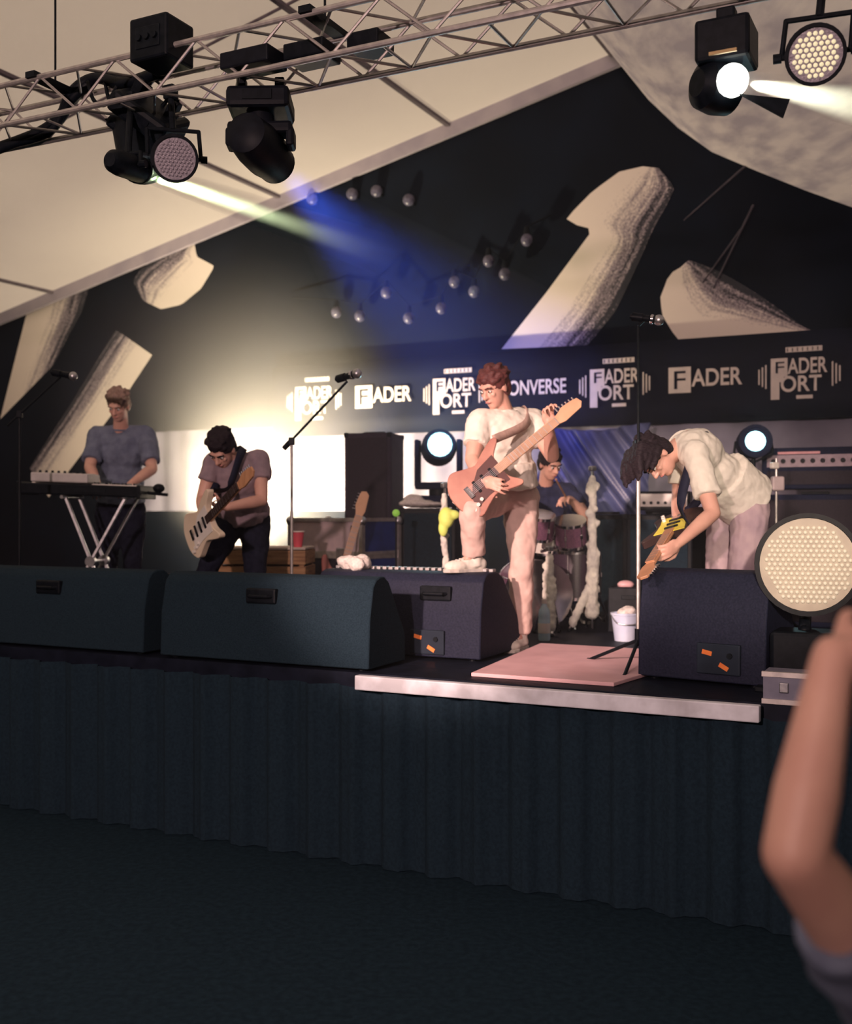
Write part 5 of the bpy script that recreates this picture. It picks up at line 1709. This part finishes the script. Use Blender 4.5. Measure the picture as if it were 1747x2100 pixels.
# drummer
D = dict(head=P(1128, 952, 8.72), neck=P(1118, 998, 8.86), chest=P(1118, 1036, 8.88), pel=P(1118, 1128, 8.95),
         shR=P(1072, 1010, 8.84), shL=P(1164, 1010, 8.84), elR=P(1062, 1072, 8.66), wrR=P(1088, 1062, 8.40), elL=P(1206, 1062, 8.72), wrL=P(1170, 1024, 8.50),
         hipR=P(1094, 1138, 8.92), hipL=P(1142, 1138, 8.92), knR=P(1060, 1140, 8.52), ankR=P(1056, 1252, 8.50), knL=P(1192, 1140, 8.56), ankL=P(1200, 1250, 8.56))
person('person in navy tee seated at the drums', D, TEE_N, JEAN_D, HAIR_D, SHOE_D,
       {'R': (V(0.3, -0.8, -0.1), V(0, 0, -1), 1, 1.2), 'L': (V(-0.5, -0.7, 0.1), V(0, 0, -1), -1, 1.2)},
       V(0.45, -0.75, -0.42), V(0.1, -0.35, 0.9), sleeve=0.55)
st = P(1118, 1050, 8.97); st.z = SZ
root = thing('drum_stool', st, 'round black drum stool under the seated drummer', 'stool')
MB().lathe([(0.14, 0.36), (0.165, 0.37), (0.165, 0.42), (0.15, 0.435)], st, Z, 24).build('seat', BLACK, root, 'auto')
MB().cyl(st + Z * 0.2, st + Z * 0.37, 0.014, n=10).build('pole', CHROME, root)
for k in range(3):
    a = math.radians(30 + 120 * k)
    MB().cyl(st + Z * 0.25, st + V(0.22 * math.cos(a), 0.22 * math.sin(a), 0.01), 0.010, n=8).build('leg', CHROME, root)
for q, (w_, d) in enumerate(((D['wrR'], V(0.25, -0.8, -0.25)), (D['wrL'], V(-0.45, -0.75, 0.15)))):
    p = w_ + d.normalized() * 0.09
    d = V(0.4, -0.5, -0.1).normalized() if q == 0 else V(-0.3, -0.6, 0.4).normalized()
    root = thing('drumstick', p - d * 0.08, ('wooden drumstick lowered over the tom drum', 'wooden drumstick raised in the drummer’s hand')[q].replace('’', "'"), 'drumstick')
    MB().cyl(p - d * 0.10, p + d * 0.24, 0.0075, 0.006, 10).build('shaft', WOOD, root, 'auto')
    MB().ell(p + d * 0.25, 0.0085, n=10, m=8).build('tip', WOOD, root, True)

# leaning guitar on its stand
gb = P(690, 1218, 8.15)
gd = (P(738, 1022, 8.4) - P(700, 1150, 8.28)).normalized()
guitar('wooden-necked guitar leaning on a stand before the road case', gb + V(0, 0, 0.02), gd, V(0.1, -1, 0.2), M('red_brown_body', (0.35, 0.10, 0.08), (0.25, 0.07, 0.06), 0.3, 0, 6), WHITE, neckmat=M('pale_maple', (0.72, 0.42, 0.26), (0.6, 0.34, 0.2), 0.45, 0, 8), scale=1.05)
gs = V(gb.x, gb.y, SZ)
root = thing('guitar_stand', gs + V(0, 0.1, 0), 'black folding stand under the leaning guitar', 'stand')
gy = P(722, 1078, 8.40)
MB().cyl(gs + V(0, 0.16, 0.02), gy, 0.010, n=8).build('spine', BLACKM, root)
for s in (-1, 1):
    MB().cyl(gs + V(0, 0.12, 0.22), gs + V(s * 0.18, -0.10, 0.01), 0.010, n=8).build('leg', BLACKM, root)
    MB().tube([gs + V(0, 0.13, 0.16), gs + V(s * 0.10, 0.04, 0.12), gs + V(s * 0.10, -0.06, 0.10), gs + V(s * 0.10, -0.06, 0.14)], 0.009).build('cradle_arm', BLACKM, root)

# audience member with a raised arm
A = dict(wrL=P(1708, 1345, 1.43), elL=P(1630, 1752, 1.37), shL=P(1830, 2035, 1.52), neck=P(2080, 1960, 1.60))
shz = A['shL'].z
nk = A['neck']
A.update(head=nk + V(0.02, 0.02, 0.20), chest=nk + V(0, 0.0, -0.16), pel=nk + V(0.0, 0.02, -0.50),
         shR=V(nk.x + 0.20, nk.y, shz), elR=V(nk.x + 0.26, nk.y, shz - 0.27), wrR=V(nk.x + 0.25, nk.y + 0.12, shz - 0.48))
pz = A['pel'].z
A.update(hipL=V(nk.x - 0.09, nk.y + 0.02, pz - 0.03), hipR=V(nk.x + 0.09, nk.y + 0.02, pz - 0.03),
         knL=V(nk.x - 0.10, nk.y + 0.04, pz * 0.52), knR=V(nk.x + 0.10, nk.y + 0.04, pz * 0.52),
         ankL=V(nk.x - 0.10, nk.y + 0.0, 0.092), ankR=V(nk.x + 0.10, nk.y + 0.0, 0.092))
person('bare raised forearm of a person in the audience before the stage', A, TEE_B, JEAN_D, HAIR_D, SHOE_D,
       {'L': (V(1.0, 0.2, 0.0), V(0.1, 0.8, -0.4), 1, 0.5), 'R': (V(0, 0.5, -0.8), V(-1, 0, 0), -1, 0.5)},
       V(0, 1, 0.1), V(0, 0, 1), shoes_dir={'L': V(-0.1, 1, 0), 'R': V(0.1, 1, 0)})
